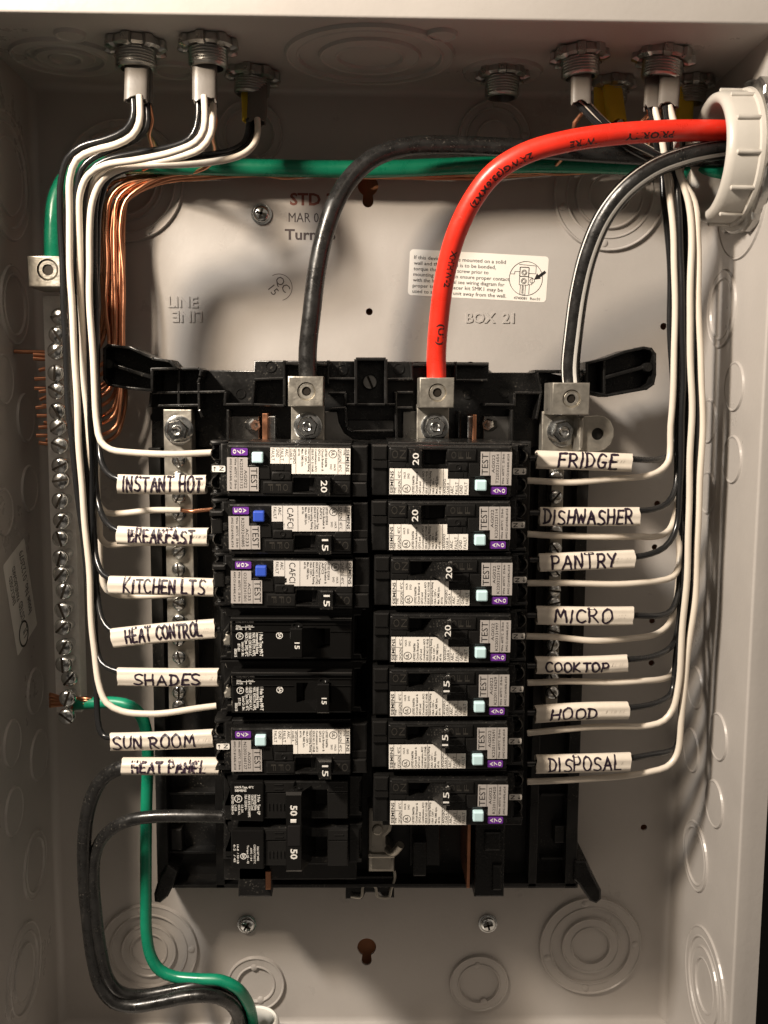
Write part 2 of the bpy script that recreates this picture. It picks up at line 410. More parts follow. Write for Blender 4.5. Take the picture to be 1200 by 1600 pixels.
cx, cz = 183*mmq, 35*mmq
ring2(mb, cx, cz, 26*mmq, .8*mmq, 0, 1, st, 40)
def rc(x0, y0, x1, y1, w=.7):
    for a in ((x0, y0, x1, y0), (x1, y0, x1, y1), (x1, y1, x0, y1), (x0, y1, x0, y0)): line2(mb, cx+a[0]*mmq, cz+a[1]*mmq, cx+a[2]*mmq, cz+a[3]*mmq, w*mmq, 0, 1, st)
rc(-10, 3, 4, 17, 1.2); rc(-10, -10, 4, 3); rc(4, -9, 10, 2); rc(-8, -25, 0, -10)
for r in (4, 2.4): ring2(mb, cx-3*mmq, cz+9*mmq, r*mmq, .8*mmq, 0, 1, st); ring2(mb, cx-3*mmq, cz-4*mmq, r*mmq, .8*mmq, 0, 1, st)
ring2(mb, cx+10*mmq, cz-3*mmq, 3.6*mmq, .8*mmq, 0, 1, st)
for a in ((-25, 6, -18, 6), (-18, 6, -18, 10), (-18, 10, -10, 10), (-12, 21, 15, 20), (15, 20, 15, 8), (15, 8, 4, 8), (6, -9, 6, -24)): line2(mb, cx+a[0]*mmq, cz+a[1]*mmq, cx+a[2]*mmq, cz+a[3]*mmq, .7*mmq, 0, 1, st)
for k in range(8): line2(mb, cx-5.5*mmq, cz-(11+1.6*k)*mmq, cx-2.5*mmq, cz-(12+1.6*k)*mmq, .9*mmq, 0, 1, st)
line2(mb, cx+30*mmq, cz+12*mmq, cx+20*mmq, cz+4*mmq, 4.4*mmq, 0, 1, st)
mb.add([st(cx+13*mmq, cz-1*mmq), st(cx+17*mmq, cz+9*mmq), st(cx+23*mmq, cz+1*mmq)], [(0, 1, 2)], 1)
mb.build('instruction_sticker', [paper, printk], box).__setitem__('label', 'cream instruction sticker behind the red cable')
# --- certification sticker on the left wall
X0 = -HW
q = [WX(4, 884, X0), WX(40, 858, X0), WX(59, 988, X0), WX(27, 1026, X0)]
e1 = (q[0]-q[3]); L1 = e1.length; e1.normalize(); e2 = (q[2]-q[3]); L2 = e2.length; e2 = (e2-e1*e2.dot(e1)).normalized()
def sl(u, v): return q[3]+e1*u+e2*v+Vector((.0003, 0, 0))
mb = MB(); rp = rrect(0, 0, L1, L2, .0015); mb.add([sl(*p)-Vector((.00013, 0, 0)) for p in rp], [tuple(range(len(rp)))])
def tl(sx, u, v, h, w): text(mb, sx, u*L1, (1-v)*L2, h*L2, 0, 1, 0, w*L1, fn=lambda a, b: sl(a, L2-b))
ring2(mb, .12*L1, .38*L2, .2*L2, .035*L2, 0, 1, sl)
def tl(sx, u, v, h, w): text(mb, sx, u*L1, v*L2, h*L2, 0, 1, 0, w*L1, fn=lambda a, b: sl(a, b))
def fl(a, b): return sl(a, L2-b)
for sx, u, v, h, w in (('UL', .07, .55, .2, .1), ('LISTED', .26, .52, .17, .20), ('ENCLOSED', .52, .26, .13, .30), ('PANELBOARD', .50, .44, .13, .37), ('Issue No. 0122079', .22, .86, .18, .70)):
    text(mb, sx, u*L1, (1-v)*L2, h*L2, 0, 1, 0, w*L1, fn=fl)
mb.build('certification_sticker', [tray, printk], box).__setitem__('label', 'white certification sticker on the left inner wall')

# behind the box
mb = MB(); mb.box(-.17, ZB+.01, .17, -.01, -.026, -.008, .001); o = mb.build('plywood_board', wood, at=(0, .026, ZB+.01)); tag(o, 'reddish brown plywood board seen through the keyhole slots', 'board')
mb = MB(); mb.box(-1.6, -1.6, 1.6, 1.2, -.10, -.05); o = mb.build('wall', wallm, at=(0, .1, -1.6)); o['kind'] = 'structure'

# ================================================================== SCREWS IN THE BACK PLATE
def phillips(mb, c, r, h, ax=BK, mi=0, rot=20, slot=False, m2=1):
    mb.lathe([(r, 0), (r, h*.35), (r*.9, h*.7), (r*.6, h*.95), (0, h)], c, ax, 24, mi)
    ax = Vector(ax); a = ax.orthogonal().normalized(); b = ax.cross(a)
    for k in range(1 if slot else 2):
        t = R(rot+90*k); u = a*math.cos(t)+b*math.sin(t); v = ax.cross(u); L = r*(.92 if slot else .6); w = r*.13
        p = Vector(c)+ax*(h*(.62 if slot else 1.02)); q_ = Vector(c)+ax*(h*1.03)
        mb.add([q_+u*L+v*w, q_-u*L+v*w, q_-u*L-v*w, q_+u*L-v*w], [(0, 1, 2, 3)], m2)
for px, py, lab in ((409, 335, 'zinc cross-head screw in the back plate left of the red STD stamp'), (386, 1443, 'zinc cross-head screw below the breakers, left of the keyhole slot'), (762, 1442, 'zinc cross-head screw below the breakers, right of the keyhole slot')):
    c = W(px, py, 0); mb = MB(); mb.lathe([(.0056, .0002), (.0056, .001), (.004, .0011)], c, BK, 24)
    phillips(mb, c+Vector((0, -.001, 0)), .0046, .0026, rot=random.uniform(0, 90)); o = mb.build('screw', [zinc, hole_m], at=c); tag(o, lab, 'screw', 'cross-head screws in the back plate')

# ================================================================== BLACK MOUNTING BASE (carries bars, lugs and breakers)
base = thing('mounting_base', 'black moulded plastic base behind the breakers with angled wings and feet', 'breaker base', W(575, 1390, 0))
def PX(pts, d): return [(W(x, y, d).x, W(x, y, d).z) for x, y in pts]
def pbox(mb, x0, y0, x1, y1, d0, d1, c=.0003, mi=0):
    a, b = W(x0, y1, d1), W(x1, y0, d1); mb.box(a.x, a.z, b.x, b.z, d0, d1, c, mi)
mb = MB()
mb.prism(PX([(246, 700), (246, 1388), (903, 1388), (903, 700)], .022), .004, .022, .0005)
for x0, y0, x1, y1 in ((246, 700, 250, 1388), (338, 720, 343, 1388), (900, 700, 903, 1388), (838, 720, 842, 1388), (246, 1380, 902, 1388)): pbox(mb, x0, y0, x1, y1, .02, .034)
for y in (1163, 1238, 1330): pbox(mb, 264, y, 338, y+4, .02, .029)
for y in (1240, 1340): pbox(mb, 845, y, 898, y+4, .02, .027)
pbox(mb, 266, 1295, 284, 1330, .02, .030, .001); pbox(mb, 866, 1290, 884, 1318, .02, .030, .001)
mb.build('base_plate', blackm, base)
# upper cross piece
mb = MB()
mb.prism(PX([(237, 602), (244, 575), (310, 575), (325, 578), (396, 579), (397, 563), (764, 566), (764, 582), (836, 582), (838, 579), (905, 592), (905, 700), (237, 700)], .03), .004, .030, .0006)
for x, y, r in ((423, 573, 10), (535, 578, 10), (623, 576, 10), (735, 574, 10), (376, 615, 9), (730, 615, 10), (305, 600, 8), (788, 612, 10), (425, 618, 9), (243, 652, 9)):
    c = W(x, y, .03); mb.lathe([(r*.0003, .0302-.030), (r*.00029, .0006), (r*.00024, .0006), (r*.00023, .0002), (0, .0002)], c, BK, 20, cap=False)
mb.build('cross_piece', blackp, base)
def rib(mb, x0, y0, x1, y1, d1=.046, t=2.2, d0=.028):
    a, b = W(x0, y0, d1), W(x1, y1, d1); v = Vector((b.x-a.x, b.z-a.z)); n = Vector((-v.y, v.x)).normalized()*t*mpp(d1)
    mb.prism([(a.x+n.x, a.z+n.y), (b.x+n.x, b.z+n.y), (b.x-n.x, b.z-n.y), (a.x-n.x, a.z-n.y)], d0, d1, .0005)
mb = MB()
for a in ((240, 577, 310, 576), (310, 576, 318, 580), (279, 577, 279, 632), (314, 578, 312, 588), (312, 590, 309, 598), (310, 598, 311, 640), (311, 640, 316, 652), (237, 614, 352, 612), (352, 612, 351, 634), (352, 632, 396, 632), (396, 632, 444, 634), (444, 563, 444, 634),
          (236, 614, 234, 636), (246, 634, 311, 633), (397, 593, 444, 591), (397, 595, 394, 632), (446, 568, 512, 570), (513, 563, 512, 600), (513, 592, 556, 592), (513, 614, 541, 614), (540, 614, 541, 634), (513, 639, 541, 637), (540, 637, 542, 668), (542, 668, 552, 674), (552, 674, 615, 673),
          (541, 632, 620, 632), (618, 612, 620, 692), (620, 613, 646, 613), (620, 637, 645, 637), (602, 593, 645, 592), (643, 565, 644, 594), (644, 570, 764, 570), (712, 565, 712, 595), (711, 594, 762, 594), (758, 632, 805, 633), (804, 614, 804, 635), (804, 614, 848, 614), (840, 582, 846, 612), (846, 612, 838, 655),
          (836, 580, 905, 580), (718, 642, 718, 690), (356, 640, 356, 690), (459, 640, 456, 690), (800, 640, 800, 690)):
    rib(mb, *a)
for x0, y0, x1, y1 in ((556, 561, 603, 632),):
    for a in ((x0, y0, x1, y0), (x0, y0, x0, y1), (x1, y0, x1, y1)): rib(mb, *a, d1=.052, t=2.6)
mb.build('rib', blackp, base)
mb = MB(); pbox(mb, 543, 656, 616, 672, .03, .036, .0005); mb.build('insulating_strip', smoky, base)
mb = MB(); c = W(578, 597, .036)
mb.lathe([(.0038, -.006), (.0038, .0), (.0034, .0006), (0, .0006)], c, BK, 20); a = W(578, 597, .0367)
line2(mb, c.x-.0012, c.z+.003, c.x+.0014, c.z-.003, .0012, .03685, 1); mb.build('screw', [dzinc, hole_m], base)
# wings
def wing(out, mid, pin):
    mb = MB(); P = PX(out, .05); mb.prism(P, .030, .036, .0004)
    for i in range(len(P)):
        a, b = Vector(P[i-1]), Vector(P[i]); v = (b-a)
        if v.length < 1e-6: continue
        n = Vector((-v.y, v.x)).normalized()*.0007; e = v.normalized()*.0005; a -= e; b += e
        mb.prism([(a+n), (b+n), (b-n), (a-n)], .034, .054, .0004)
    rib(mb, *mid, d1=.050, t=3); c = W(*pin, .050); mb.lathe([(.0024, -.01), (.0024, .002), (.0021, .0024), (0, .0024)], c, BK, 16)
    return mb.build('wing', blackp, base)
wing([(166, 546), (172, 540), (206, 544), (243, 561), (268, 565), (278, 576), (240, 577), (240, 610), (200, 606), (172, 601), (166, 592)], (172, 569, 238, 590), (171, 569))
wing([(914, 568), (944, 561), (974, 550), (1003, 544), (1014, 546), (1020, 554), (1020, 586), (1017, 600), (1007, 607), (946, 618), (914, 612)], (946, 590, 1008, 573), (1011, 574))
rb_ = MB(); rib(rb_, 944, 562, 945, 616, d1=.05); rb_.build('rib', blackp, base)
for pts in ([(262, 1350), (278, 1362), (272, 1382), (262, 1402), (250, 1412), (241, 1410), (240, 1398), (248, 1372)], [(898, 1345), (917, 1345), (927, 1368), (940, 1392), (940, 1406), (932, 1413), (922, 1409), (905, 1384), (896, 1375)]):
    mb = MB(); P = PX(pts, .036); mb.prism(P, .0, .036, .0012); mb.build('foot', blackp, base)
# rails beneath the two breaker columns, and bottom blocks
mb = MB()
pbox(mb, 372, 1280, 424, 1402, .02, .05, .001); mb.build('end_block', blackp, base)
mb = MB(); pbox(mb, 741, 1240, 791, 1402, .02, .058, .001); pbox(mb, 757, 1300, 783, 1330, .055, .060, .001); pbox(mb, 769, 1352, 785, 1392, .055, .060, .001); mb.build('end_block', blackp, base)
mb = MB(); pbox(mb, 640, 1285, 688, 1353, .02, .030, .0005); mb.build('end_panel', smoky, base)
mb = MB(); pbox(mb, 645, 1316, 667, 1370, .02, .040, .001); mb.build('latch', blackp, base)
mb = MB(); pbox(mb, 350, 690, 560, 1375, .02, .050, .0005); pbox(mb, 598, 690, 830, 1290, .02, .050, .0005); mb.build('breaker_rail', blackm, base)
# copper and steel bus pieces that belong to the base
mb = MB(); pbox(mb, 729, 1285, 736, 1388, .02, .056, .0003); mb.build('bus_bar', copper, base)
mb = MB(); pbox(mb, 415, 1362, 423, 1390, .02, .052, .0003); mb.build('bus_bar', copper, base)
mb = MB(); pbox(mb, 410, 646, 418, 692, .03, .052, .0003); mb.build('bus_bar', copper, base)
mb = MB(); pbox(mb, 738, 648, 745, 692, .03, .054, .0003); mb.build('bus_bar', copper, base)
for x0, s_ in ((360, 1), (800, -1)):
    mb = MB(); xs = sorted((x0, x0+s_*45)); pbox(mb, xs[0], 650, xs[1], 690, .03, .037, .0004); mb.build('stab_plate', steel, base)
    mb = MB(); c = W(x0+s_*34, 664, .040); mb.lathe([(.0034, -.003), (.0034, .004), (.0028, .005), (.0016, .005), (.0014, .0035), (0, .0035)], c, (s_*.45, -1, 0), 6, 0, False); mb.build('bolt', dzinc, base)
    mb = MB(); xs = sorted((x0+s_*58, x0+s_*70)); pbox(mb, xs[0], 650, xs[1], 688, .03, .044, .0005); mb.build('stab_plate', zinc, base)
# steel saddle at the bottom centre
mb = MB()
mb.prism(PX([(575, 1262), (611, 1262), (617, 1278), (612, 1300), (604, 1308), (604, 1320), (611, 1328), (617, 1332), (617, 1364), (575, 1364)], .036), .02, .036, .0022)
mb.tube(spline([W(576, 1336, .036), W(616, 1336, .036)]), .0016, 10, 0); mb.prism(circ(W(590, 1296, .036).x, W(590, 1296, .036).z, .003), .034, .0375, .001)
mb.tube(spline([W(*p, .033) for p in ((548, 1401), (564, 1401), (567, 1386), (570, 1383), (583, 1383), (587, 1387), (590, 1400), (607, 1402), (611, 1390), (617, 1372), (616, 1360))], .0006), .0008, 8, 0)
mb.tube(spline([W(605, 1326, .042), W(614, 1332, .046), W(626, 1320, .05)], .001), .0022, 10, 0); mb.build('saddle_clip', alu, base)
mb = MB(); mb.prism(PX([(540, 1368), (616, 1368), (616, 1402), (598, 1402), (592, 1394), (572, 1394), (566, 1404), (540, 1404)], .03), .02, .031, .0008); mb.build('end_block', blackp, base)
mb = MB(); c = W(934, 678, .055); mb.prism(circ(c.x, c.z, .0045), .0, .0550, .0003); mb.build('hole_backing', blackm, base)  # black disc added behind the tab hole so the hole looks dark
# grey bus sheets beside the lugs
mb = MB(); mb.prism(PX([(505, 643), (527, 643), (530, 660), (538, 676), (552, 686), (608, 688), (608, 694), (505, 694)], .036), .03, .036, .0003); mb.build('bus_sheet', steel, base)
mb = MB(); pbox(mb, 629, 643, 652, 694, .03, .036, .0003); mb.build('bus_sheet', steel, base)

# ================================================================== LUGS
def hexnut(mb, c, r, h, ax=BK, mi=0, stud=True):
    mb.lathe([(r*1.0, .0), (r*1.0, .0012), (r*.86, .0016), (r*.55, .0016)], c, ax, 32, mi)
    mb.lathe([(r*.74, .0012), (r*.74, h), (r*.66, h+.0006), (r*.36, h+.0006)], c, ax, 6, mi, False, (.3, 0, 1))
    if stud: mb.lathe([(r*.36, .001), (r*.36, h+.0018), (r*.29, h+.0024), (r*.2, h+.0020), (0, h+.0020)], c, ax, 20, mi)
def lug(box4, strap4, nut, label, dtop=.066, dstrap=.047):
    x0, y0, x1, y1 = box4; c0 = W((x0+x1)/2, y1, dstrap)
    t = thing('terminal_lug', label, 'terminal lug', c0, 'set-screw cable lugs above the breakers')
    a, b = W(x0, y1, dtop), W(x1, y0, dtop); cx, cz = (a.x+b.x)/2, (a.z+b.z)/2
    mb = MB(); mb.prism([(a.x, a.z), (b.x, a.z), (b.x, b.z), (a.x, b.z)], dstrap, dtop, .0006, 0, [circ(cx+.0004, cz, .0045, 28)], False)
    mb.lathe([(.0045, .0), (.0045, .003), (.0036, .0037)], (cx+.0004, -dtop+.0042, cz), BK, 28, cap=False); mb.build('lug_block', alu, t)
    mb = MB(); cc = Vector((cx+.0004, -dtop+.0030, cz))
    mb.lathe([(.0041, -.003), (.0041, .0018), (.0036, .0023), (.0023, .0023), (.0021, .0016)], cc, BK, 28, 0, cap=False)
    mb.lathe([(.0024, .0016), (.0019, .0016), (.0018, -.0015), (0, -.0015)], cc, BK, 6, 1, False); mb.build('set_screw', [alu, hole_m], t)
    x0, y0, x1, y1 = strap4; mb = MB(); pbox(mb, x0, y0, x1, y1, dstrap-.008, dstrap, .0004); mb.build('strap', alu, t)
    c = W(nut[0], nut[1], dstrap); mb = MB(); hexnut(mb, c, nut[2]*mpp(dstrap), .0045); mb.build('hex_bolt', zinc, t)
    return t
lug((450, 588, 505, 635), (455, 632, 507, 697), (481, 666, 22), 'tin plated lug block clamping the black cable above the left breaker column')
lug((655, 590, 710, 637), (651, 632, 702, 697), (679, 667, 22), 'tin plated lug block clamping the red cable above the right breaker column')
L3 = lug((862, 598, 922, 648), (846, 643, 903, 706), (878, 674, 24), 'tin plated lug block clamping the white-striped cable, with bonding tab', .068)
mb = MB(); d = .058; P = PX([(903, 651), (935, 649), (945, 651), (954, 658), (959, 670), (959, 682), (954, 695), (944, 703), (932, 706), (903, 706)], d); c = W(934, 678, d)
mb.prism(P, d-.0018, d, .0003, 0, [circ(c.x, c.z, .0031)]); mb.build('bonding_tab', alu, L3)
mb = MB(); pbox(mb, 903, 651, 914, 706, .040, .0605, .002); mb.build('tab_bend', alu, L3)

# ================================================================== NEUTRAL BARS AND GROUND BAR
def screwhead(mb, c, r, h, rot, tilt):
    phillips(mb, c, r, h, (tilt[0], -1, tilt[1]), 0, rot, True)
def bar(name, label, x0, x1, y0, y1, d, screws, r, h, m, extra=None):
    t = thing(name, label, 'terminal bar', W((x0+x1)/2, y1, d), 'screw terminal bars')
    mb = MB(); pbox(mb, x0, y0, x1, y1, d-.011, d, .0004); mb.build('bar', m, t)
    for x, y in screws:
        c = W(x, y, d); mb = MB(); tl_ = (random.uniform(-.08, .08), random.uniform(-.06, .1)); a = random.uniform(0, 180); ax = Vector((tl_[0], -1, tl_[1])).normalized()
        mb.lathe([(r*.72, -.001), (r*.72, h)], c, ax, 16); phillips(mb, c+ax*h, r, r*.62, ax, 0, a, True); mb.build('terminal_screw', [zinc, hole_m], t)
    return t
nb = bar('neutral_bar', 'tin plated neutral bar behind the left row of white sleeves', 264, 299, 640, 1108, .047, [(281, y) for y in (719, 747, 775, 803, 831, 861, 889, 915, 942, 968, 997, 1025, 1053, 1080, 1101)], .0036, .0016, alu)
c = W(280, 672, .047); mb = MB(); hexnut(mb, c, .0074, .006); mb.build('hex_nut', zinc, nb)
bar('neutral_bar', 'tin plated neutral bar behind the right row of white sleeves', 852, 882, 705, 1106, .044, [(868-(y-745)*.02, y) for y in (723, 745, 776, 802, 829, 856, 891, 921, 942, 984, 1005, 1024, 1058, 1080)], .0036, .0016, alu)
gb = bar('ground_bar', 'long dull metal ground bar with slotted screws on the left side', 88, 108, 462, 1113, .040, [], .004, .010, barm)
gd = .040
for i, y in enumerate((497, 524, 553, 582, 611, 639, 667, 695, 723, 751, 779, 807, 835, 864, 891, 918, 946, 975, 1003, 1029, 1055, 1082, 1107)):
    cx = 98+(y-500)*.026; c = W(cx, y, gd); mb = MB(); ax = Vector((random.uniform(-.12, .06), -1, random.uniform(-.1, .12))).normalized()
    low = i in (0, 20); hh = .004 if low else .0095
    mb.lathe([(.0026, -.002), (.0026, hh)], c, ax, 14); phillips(mb, c+ax*hh, .0044, .0028, ax, 0, random.uniform(0, 180), True)
    mb.build('terminal_screw', [zinc, hole_m], gb)
mb = MB(); a, b = W(44, 448, .060), W(95, 400, .060); cx, cz = a.x+.0096, (a.z+b.z)/2+.0008
mb.prism([(a.x, a.z), (b.x, a.z), (b.x, b.z), (a.x, b.z)], .036, .060, .0006, 0, [circ(cx, cz, .0052, 28)], False)
mb.lathe([(.0052, 0), (.0052, .003), (.0050, .004)], (cx, -.056, cz), BK, 28, cap=False); mb.build('lug_block', alu, gb)
mb = MB(); cc = Vector((cx, -.0575, cz)); mb.lathe([(.0048, -.003), (.0048, .0016), (.0042, .0022), (.0027, .0022), (.0025, .0014)], cc, BK, 28, 0, cap=False); mb.lathe([(.0026, .0015), (.0021, .0014), (.0021, -.001), (0, -.001)], cc, BK, 6, 1, False)
mb.build('set_screw', [alu, hole_m], gb)

# ================================================================== BREAKERS (local frame, metres; depth 0 = rail, FZ = front face)
K = .0681e-3; RD = .050; FZ = .050
def poly(mb, pts, d0, d1, c, fx, mi=0, holes=()): mb.prism([fx(*p) for p in pts], d0, d1, c, mi, [[fx(*p) for p in h] for h in holes])
def q4(x0, y0, x1, y1): return [(x0, y0), (x1, y0), (x1, y1), (x0, y1)]
def loft(mb, a, da, b, db, fx, c=.0005, mi=0):
    A = [fx(*p) for p in a]; B = [fx(*p) for p in b]; n = len(A); cb = (sum(p[0] for p in B)/n, sum(p[1] for p in B)/n)
    Bi = [(p[0]+(cb[0]-p[0])*c/max(1e-6, math.hypot(cb[0]-p[0], cb[1]-p[1])), p[1]+(cb[1]-p[1])*c/max(1e-6, math.hypot(cb[0]-p[0], cb[1]-p[1]))) for p in B]
    vs = [(p[0], -da, p[1]) for p in A]+[(p[0], -(db-c), p[1]) for p in B]+[(p[0], -db, p[1]) for p in Bi]
    fs = [(k*n+i, k*n+(i+1) % n, (k+1)*n+(i+1) % n, (k+1)*n+i) for k in (0, 1) for i in range(n)]+[tuple(range(2*n, 3*n))]
    mb.add(vs, fs, mi)
def label_part(name, pts, fx, d, m, parent, draw):
    mb = MB(); P = [fx(*p) for p in pts]
    if len(pts) == 4:
        xs = [p[0] for p in P]; zs = [p[1] for p in P]; P = rrect(min(xs), min(zs), max(xs), max(zs), .0006, 3)
    tr = tessellate_polygon([[Vector((x, z, 0)) for x, z in P]])
    mb.add([(x, -d, z) for x, z in P], list(tr)); draw(mb, d+.00006); return mb.build(name, [m, printk, whitek], parent, local=True)
AFX = lambda x, y: ((x-165)*K, (218-y)*K)
def vtext(mb, sx, x, y0, h, d, mi=1, y1=None, bold=0., fx=AFX, rot=90):
    """column of print: x = baseline (crop px), from y0 (bottom) up to y1"""
    p = fx(x, y0); text(mb, sx, p[0], p[1], h*K, d, mi, rot, abs(y1-y0)*K if y1 else None, 'l', bold)
def af_label(cafci):
    def draw(mb, d):
        vtext(mb, 'SIEMENS', 192, 384, 21, d, 1, 234, .015); vtext(mb, 'TYPE', 212, 384, 13, d, 1, 345)
        vtext(mb, 'QAF2N' if cafci else 'QFGA2N', 242, 384, 19, d, 1, 300); vtext(mb, '40\u00b0C', 240, 282, 18, d, 1, 235)
        p = AFX(281, 352); ring2(mb, p[0], p[1], 26*K, 4*K, d); text(mb, 'UL', p[0]+8*K, p[1]-2*K, 20*K, d, 1, 90, None, 'c', .02)
        vtext(mb, 'HACR', 274, 284, 14, d, 1, 240); vtext(mb, 'SWD', 300, 284, 14, d, 1, 248)
        rows = ['LISTED E292818' if cafci else 'LISTED E468786', 'Circuit Breaker &', 'AFCI' if cafci else 'GFCI and', 'Combination Type' if cafci else 'Combination AFCI', 'ISSUE NO. 0117742' if cafci else 'ISSUE NO. E11954B', 'Interrupting Rating', '10kA 120V ~', 'Max. RMS Sym.', '60 Hz']
        ln = (120, 148, 80, 150, 160, 160, 105, 120, 48)
        st_ = 20 if cafci else 22.5
        for i, (r_, l_) in enumerate(zip(rows, ln)): vtext(mb, r_, 333+i*st_, 384, 14, d, 1, 384-min(l_, 152), .012)
        def ln_(x0, y0, x1, y1): a = AFX(x0, y0); b = AFX(x1, y1); line2(mb, a[0], a[1], b[0], b[1], 2.5*K, d)
        ln_(197, 218, 197, 392); ln_(246, 218, 246, 392); ln_(197, 293, 246, 293)
        if cafci:
            ln_(520, 218, 520, 392); ln_(622, 285, 622, 392); vtext(mb, 'CAFCI', 592, 380, 42, d, 1, 240); vtext(mb, 'ARC', 652, 384, 20, d, 1, 330); vtext(mb, 'FAULT', 684, 384, 20, d, 1, 304)
        else:
            ln_(430, 218, 430, 392); ln_(527, 218, 527, 392); ln_(572, 285, 572, 392); ln_(633, 285, 633, 392)
            vtext(mb, 'AFCI/GFCI', 545, 384, 15, d, 1, 285, .01); vtext(mb, 'CLASS A', 566, 384, 15, d, 1, 310, .01)
            for i, (a, b) in enumerate((('ARC', 330), ('FAULT', 304), ('GND', 326), ('FAULT', 304))): vtext(mb, a, (598, 629, 659, 690)[i], 384, 20, d, 1, b)
    return draw
def af_test(serial, cafci):
    def draw(mb, d):
        vtext(mb, 'TEST', 826, 252, 42, d, 1, 110); vtext(mb, 'AC233' if cafci else 'AG022', 871, 240, 19, d, 1, 118)
        vtext(mb, serial, 899, 310, 19, d, 1, 114); vtext(mb, 'Wire  60/75\u00b0C  25 lb-in', 935, 316, 14, d, 1, 112, .01); vtext(mb, 'AWG CU #14-8/AL #12-8', 967, 316, 14, d, 1, 112, .01)
        for x0, y0, x1, y1 in ((836, 98, 836, 258), (912, 98, 912, 322)): a = AFX(x0, y0); b = AFX(x1, y1); line2(mb, a[0], a[1], b[0], b[1], 2.5*K, d)
    return draw
def af_breaker(px, py, flip, rating, on, serial, cafci, label):
    c = W(px, py, RD+FZ); c.y = -RD
    t = thing('circuit_breaker', label, 'circuit breaker', c, 'plug-in breakers in two columns', (random.uniform(-.006, .006), (math.pi if flip else 0)+random.uniform(-.007, .007), 0))
    F = FZ; fx = AFX; L = dict(local=True)
    slot = q4(292, 92, 545, 190)
    mb = MB()
    poly(mb, q4(158, 60, 986, 405), 0, F, .0010, fx, 0, [slot])
    poly(mb, q4(158, 46, 1000, 420), 0, F-.009, .0006, fx)
    mb.build('body', blackp, t, **L)
    mb = MB(); poly(mb, q4(292, 92, 545, 190), F-.0105, F-.0085, 0, fx); poly(mb, q4(400, 95, 440, 188), F-.0086, F-.0045, .0004, fx, 0); mb.build('switch_slot', slotm, t, **L)
    mb = MB(); poly(mb, q4(45, 60, 157, 410), 0, F-.0045, .0010, fx); mb.build('clip_end', blackp, t, **L)
    mb = MB(); poly(mb, [(45, 62), (154, 62), (150, 163), (52, 163)], F-.0045, F-.002, .0008, fx); poly(mb, q4(50, 166, 154, 220), F-.0045, F-.0030, .0004, fx); mb.build('clip_cover', smoky, t, **L)
    mb = MB()
    poly(mb, q4(162, 80, 286, 172), F-.0002, F+.0009, .0008, fx); poly(mb, [(166, 174), (280, 174), (270, 212), (166, 212)], F-.0002, F+.0003, .0003, fx)
    poly(mb, q4(288, 78, 548, 90), F-.0002, F+.0009, .0004, fx); poly(mb, q4(548, 80, 748, 166), F-.0002, F+.0009, .0008, fx)
    poly(mb, [(556, 172), (692, 172), (692, 196), (688, 232), (558, 232)], F-.0002, F+.0011, .0008, fx)
    poly(mb, q4(560, 234, 690, 280), F-.0002, F+.0003, .0003, fx); poly(mb, q4(606, 238, 662, 276), F, F+.0006, .0002, fx)
    poly(mb, [(696, 178), (770, 178), (770, 256), (840, 256), (846, 264), (842, 272), (716, 272), (704, 262), (700, 236)], F-.0002, F+.0006, .0004, fx)
    p = fx(625, 204); mb.lathe([(.0014, F+.0011), (.0014, F+.0015), (.0010, F+.0015), (.0009, F+.0012), (0, F+.0012)], (p[0], 0, p[1]), BK, 16, cap=False)
    mb.build('smoky_cover', smoky, t, **L)
    mb = MB()
    for ch, x in (('O', 222), ('N', 274)): p = fx(x, 150); text(mb, ch, p[0], p[1], 42*K, F+.0010, 0, 90, 56*K)
    mb.build('moulded_lettering', mould, t, **L); mb = MB()
    for ch, x in (('O', 612), ('F', 660), ('F', 712)): p = fx(x, 148); text(mb, ch, p[0], p[1], 34*K, F+.0010, 0, 90, 48*K)
    mb.build('moulded_lettering', mould, t, **L)
    if cafci: pts = [(165, 218), (620, 218), (620, 285), (698, 285), (698, 392), (165, 392)]
    else: pts = [(165, 218), (556, 218), (556, 285), (698, 285), (698, 392), (165, 392)]
    jx, jy = random.uniform(-4, 4), random.uniform(-3, 3); pts = [(x+jx, y+jy) for x, y in pts]
    label_part('rating_label', pts, fx, F+.0006, paper if not cafci else greylab2, t, af_label(cafci))
    label_part('test_label', [(775, 98), (985, 98), (985, 322), (848, 322), (848, 258), (775, 258)], fx, F+.0010, greylab, t, af_test(serial, cafci))
    def pd(mb, d):
        for ch, x in (('A', 888), ('0' if cafci else '7', 917), ('3' if cafci else '0', 946)): p = fx(x, 376 if ch != '7' else 374); text(mb, ch, p[0], p[1], 22*K, d, 2, 90, 30*K, 'l', .012)
    label_part('type_tag', q4(848, 335, 957, 385), fx, F+.0006, purple, t, pd)
    mb = MB(); poly(mb, rr_px(742, 287, 818, 360, 10), F-.001, F+.0030, .0007, fx); mb.build('test_button', dbluebtn if cafci else bluebtn, t, **L)
    # handle, tilted to its side
    mb = MB()
    if on: base_, cap_ = q4(296, 98, 420, 186), q4(290, 80, 375, 205); tx = 353
    else: base_, cap_ = q4(380, 98, 540, 186), q4(516, 80, 572, 205); tx = 562
    loft(mb, base_, F-.006, cap_, F+.009, fx); p = fx(tx, 144); text(mb, rating, p[0], p[1], 40*K, F+.00908, 1, 90, 80*K, 'c', .012)
    if not on: p = fx(556, 80); mb.lathe([(.0011, -.0001), (.0008, .00015), (.0006, -.00005), (0, -.00005)], (p[0]-.0002, -F-.0068, p[1]), (0, 0, 1), 12, 2)
    if not on or flip: p = fx(340 if on else 535, 80 if not flip else 205); 
    mb.build('handle', [blackp, whitek, dzinc], t, **L)
    # wire terminals
    mb = MB()
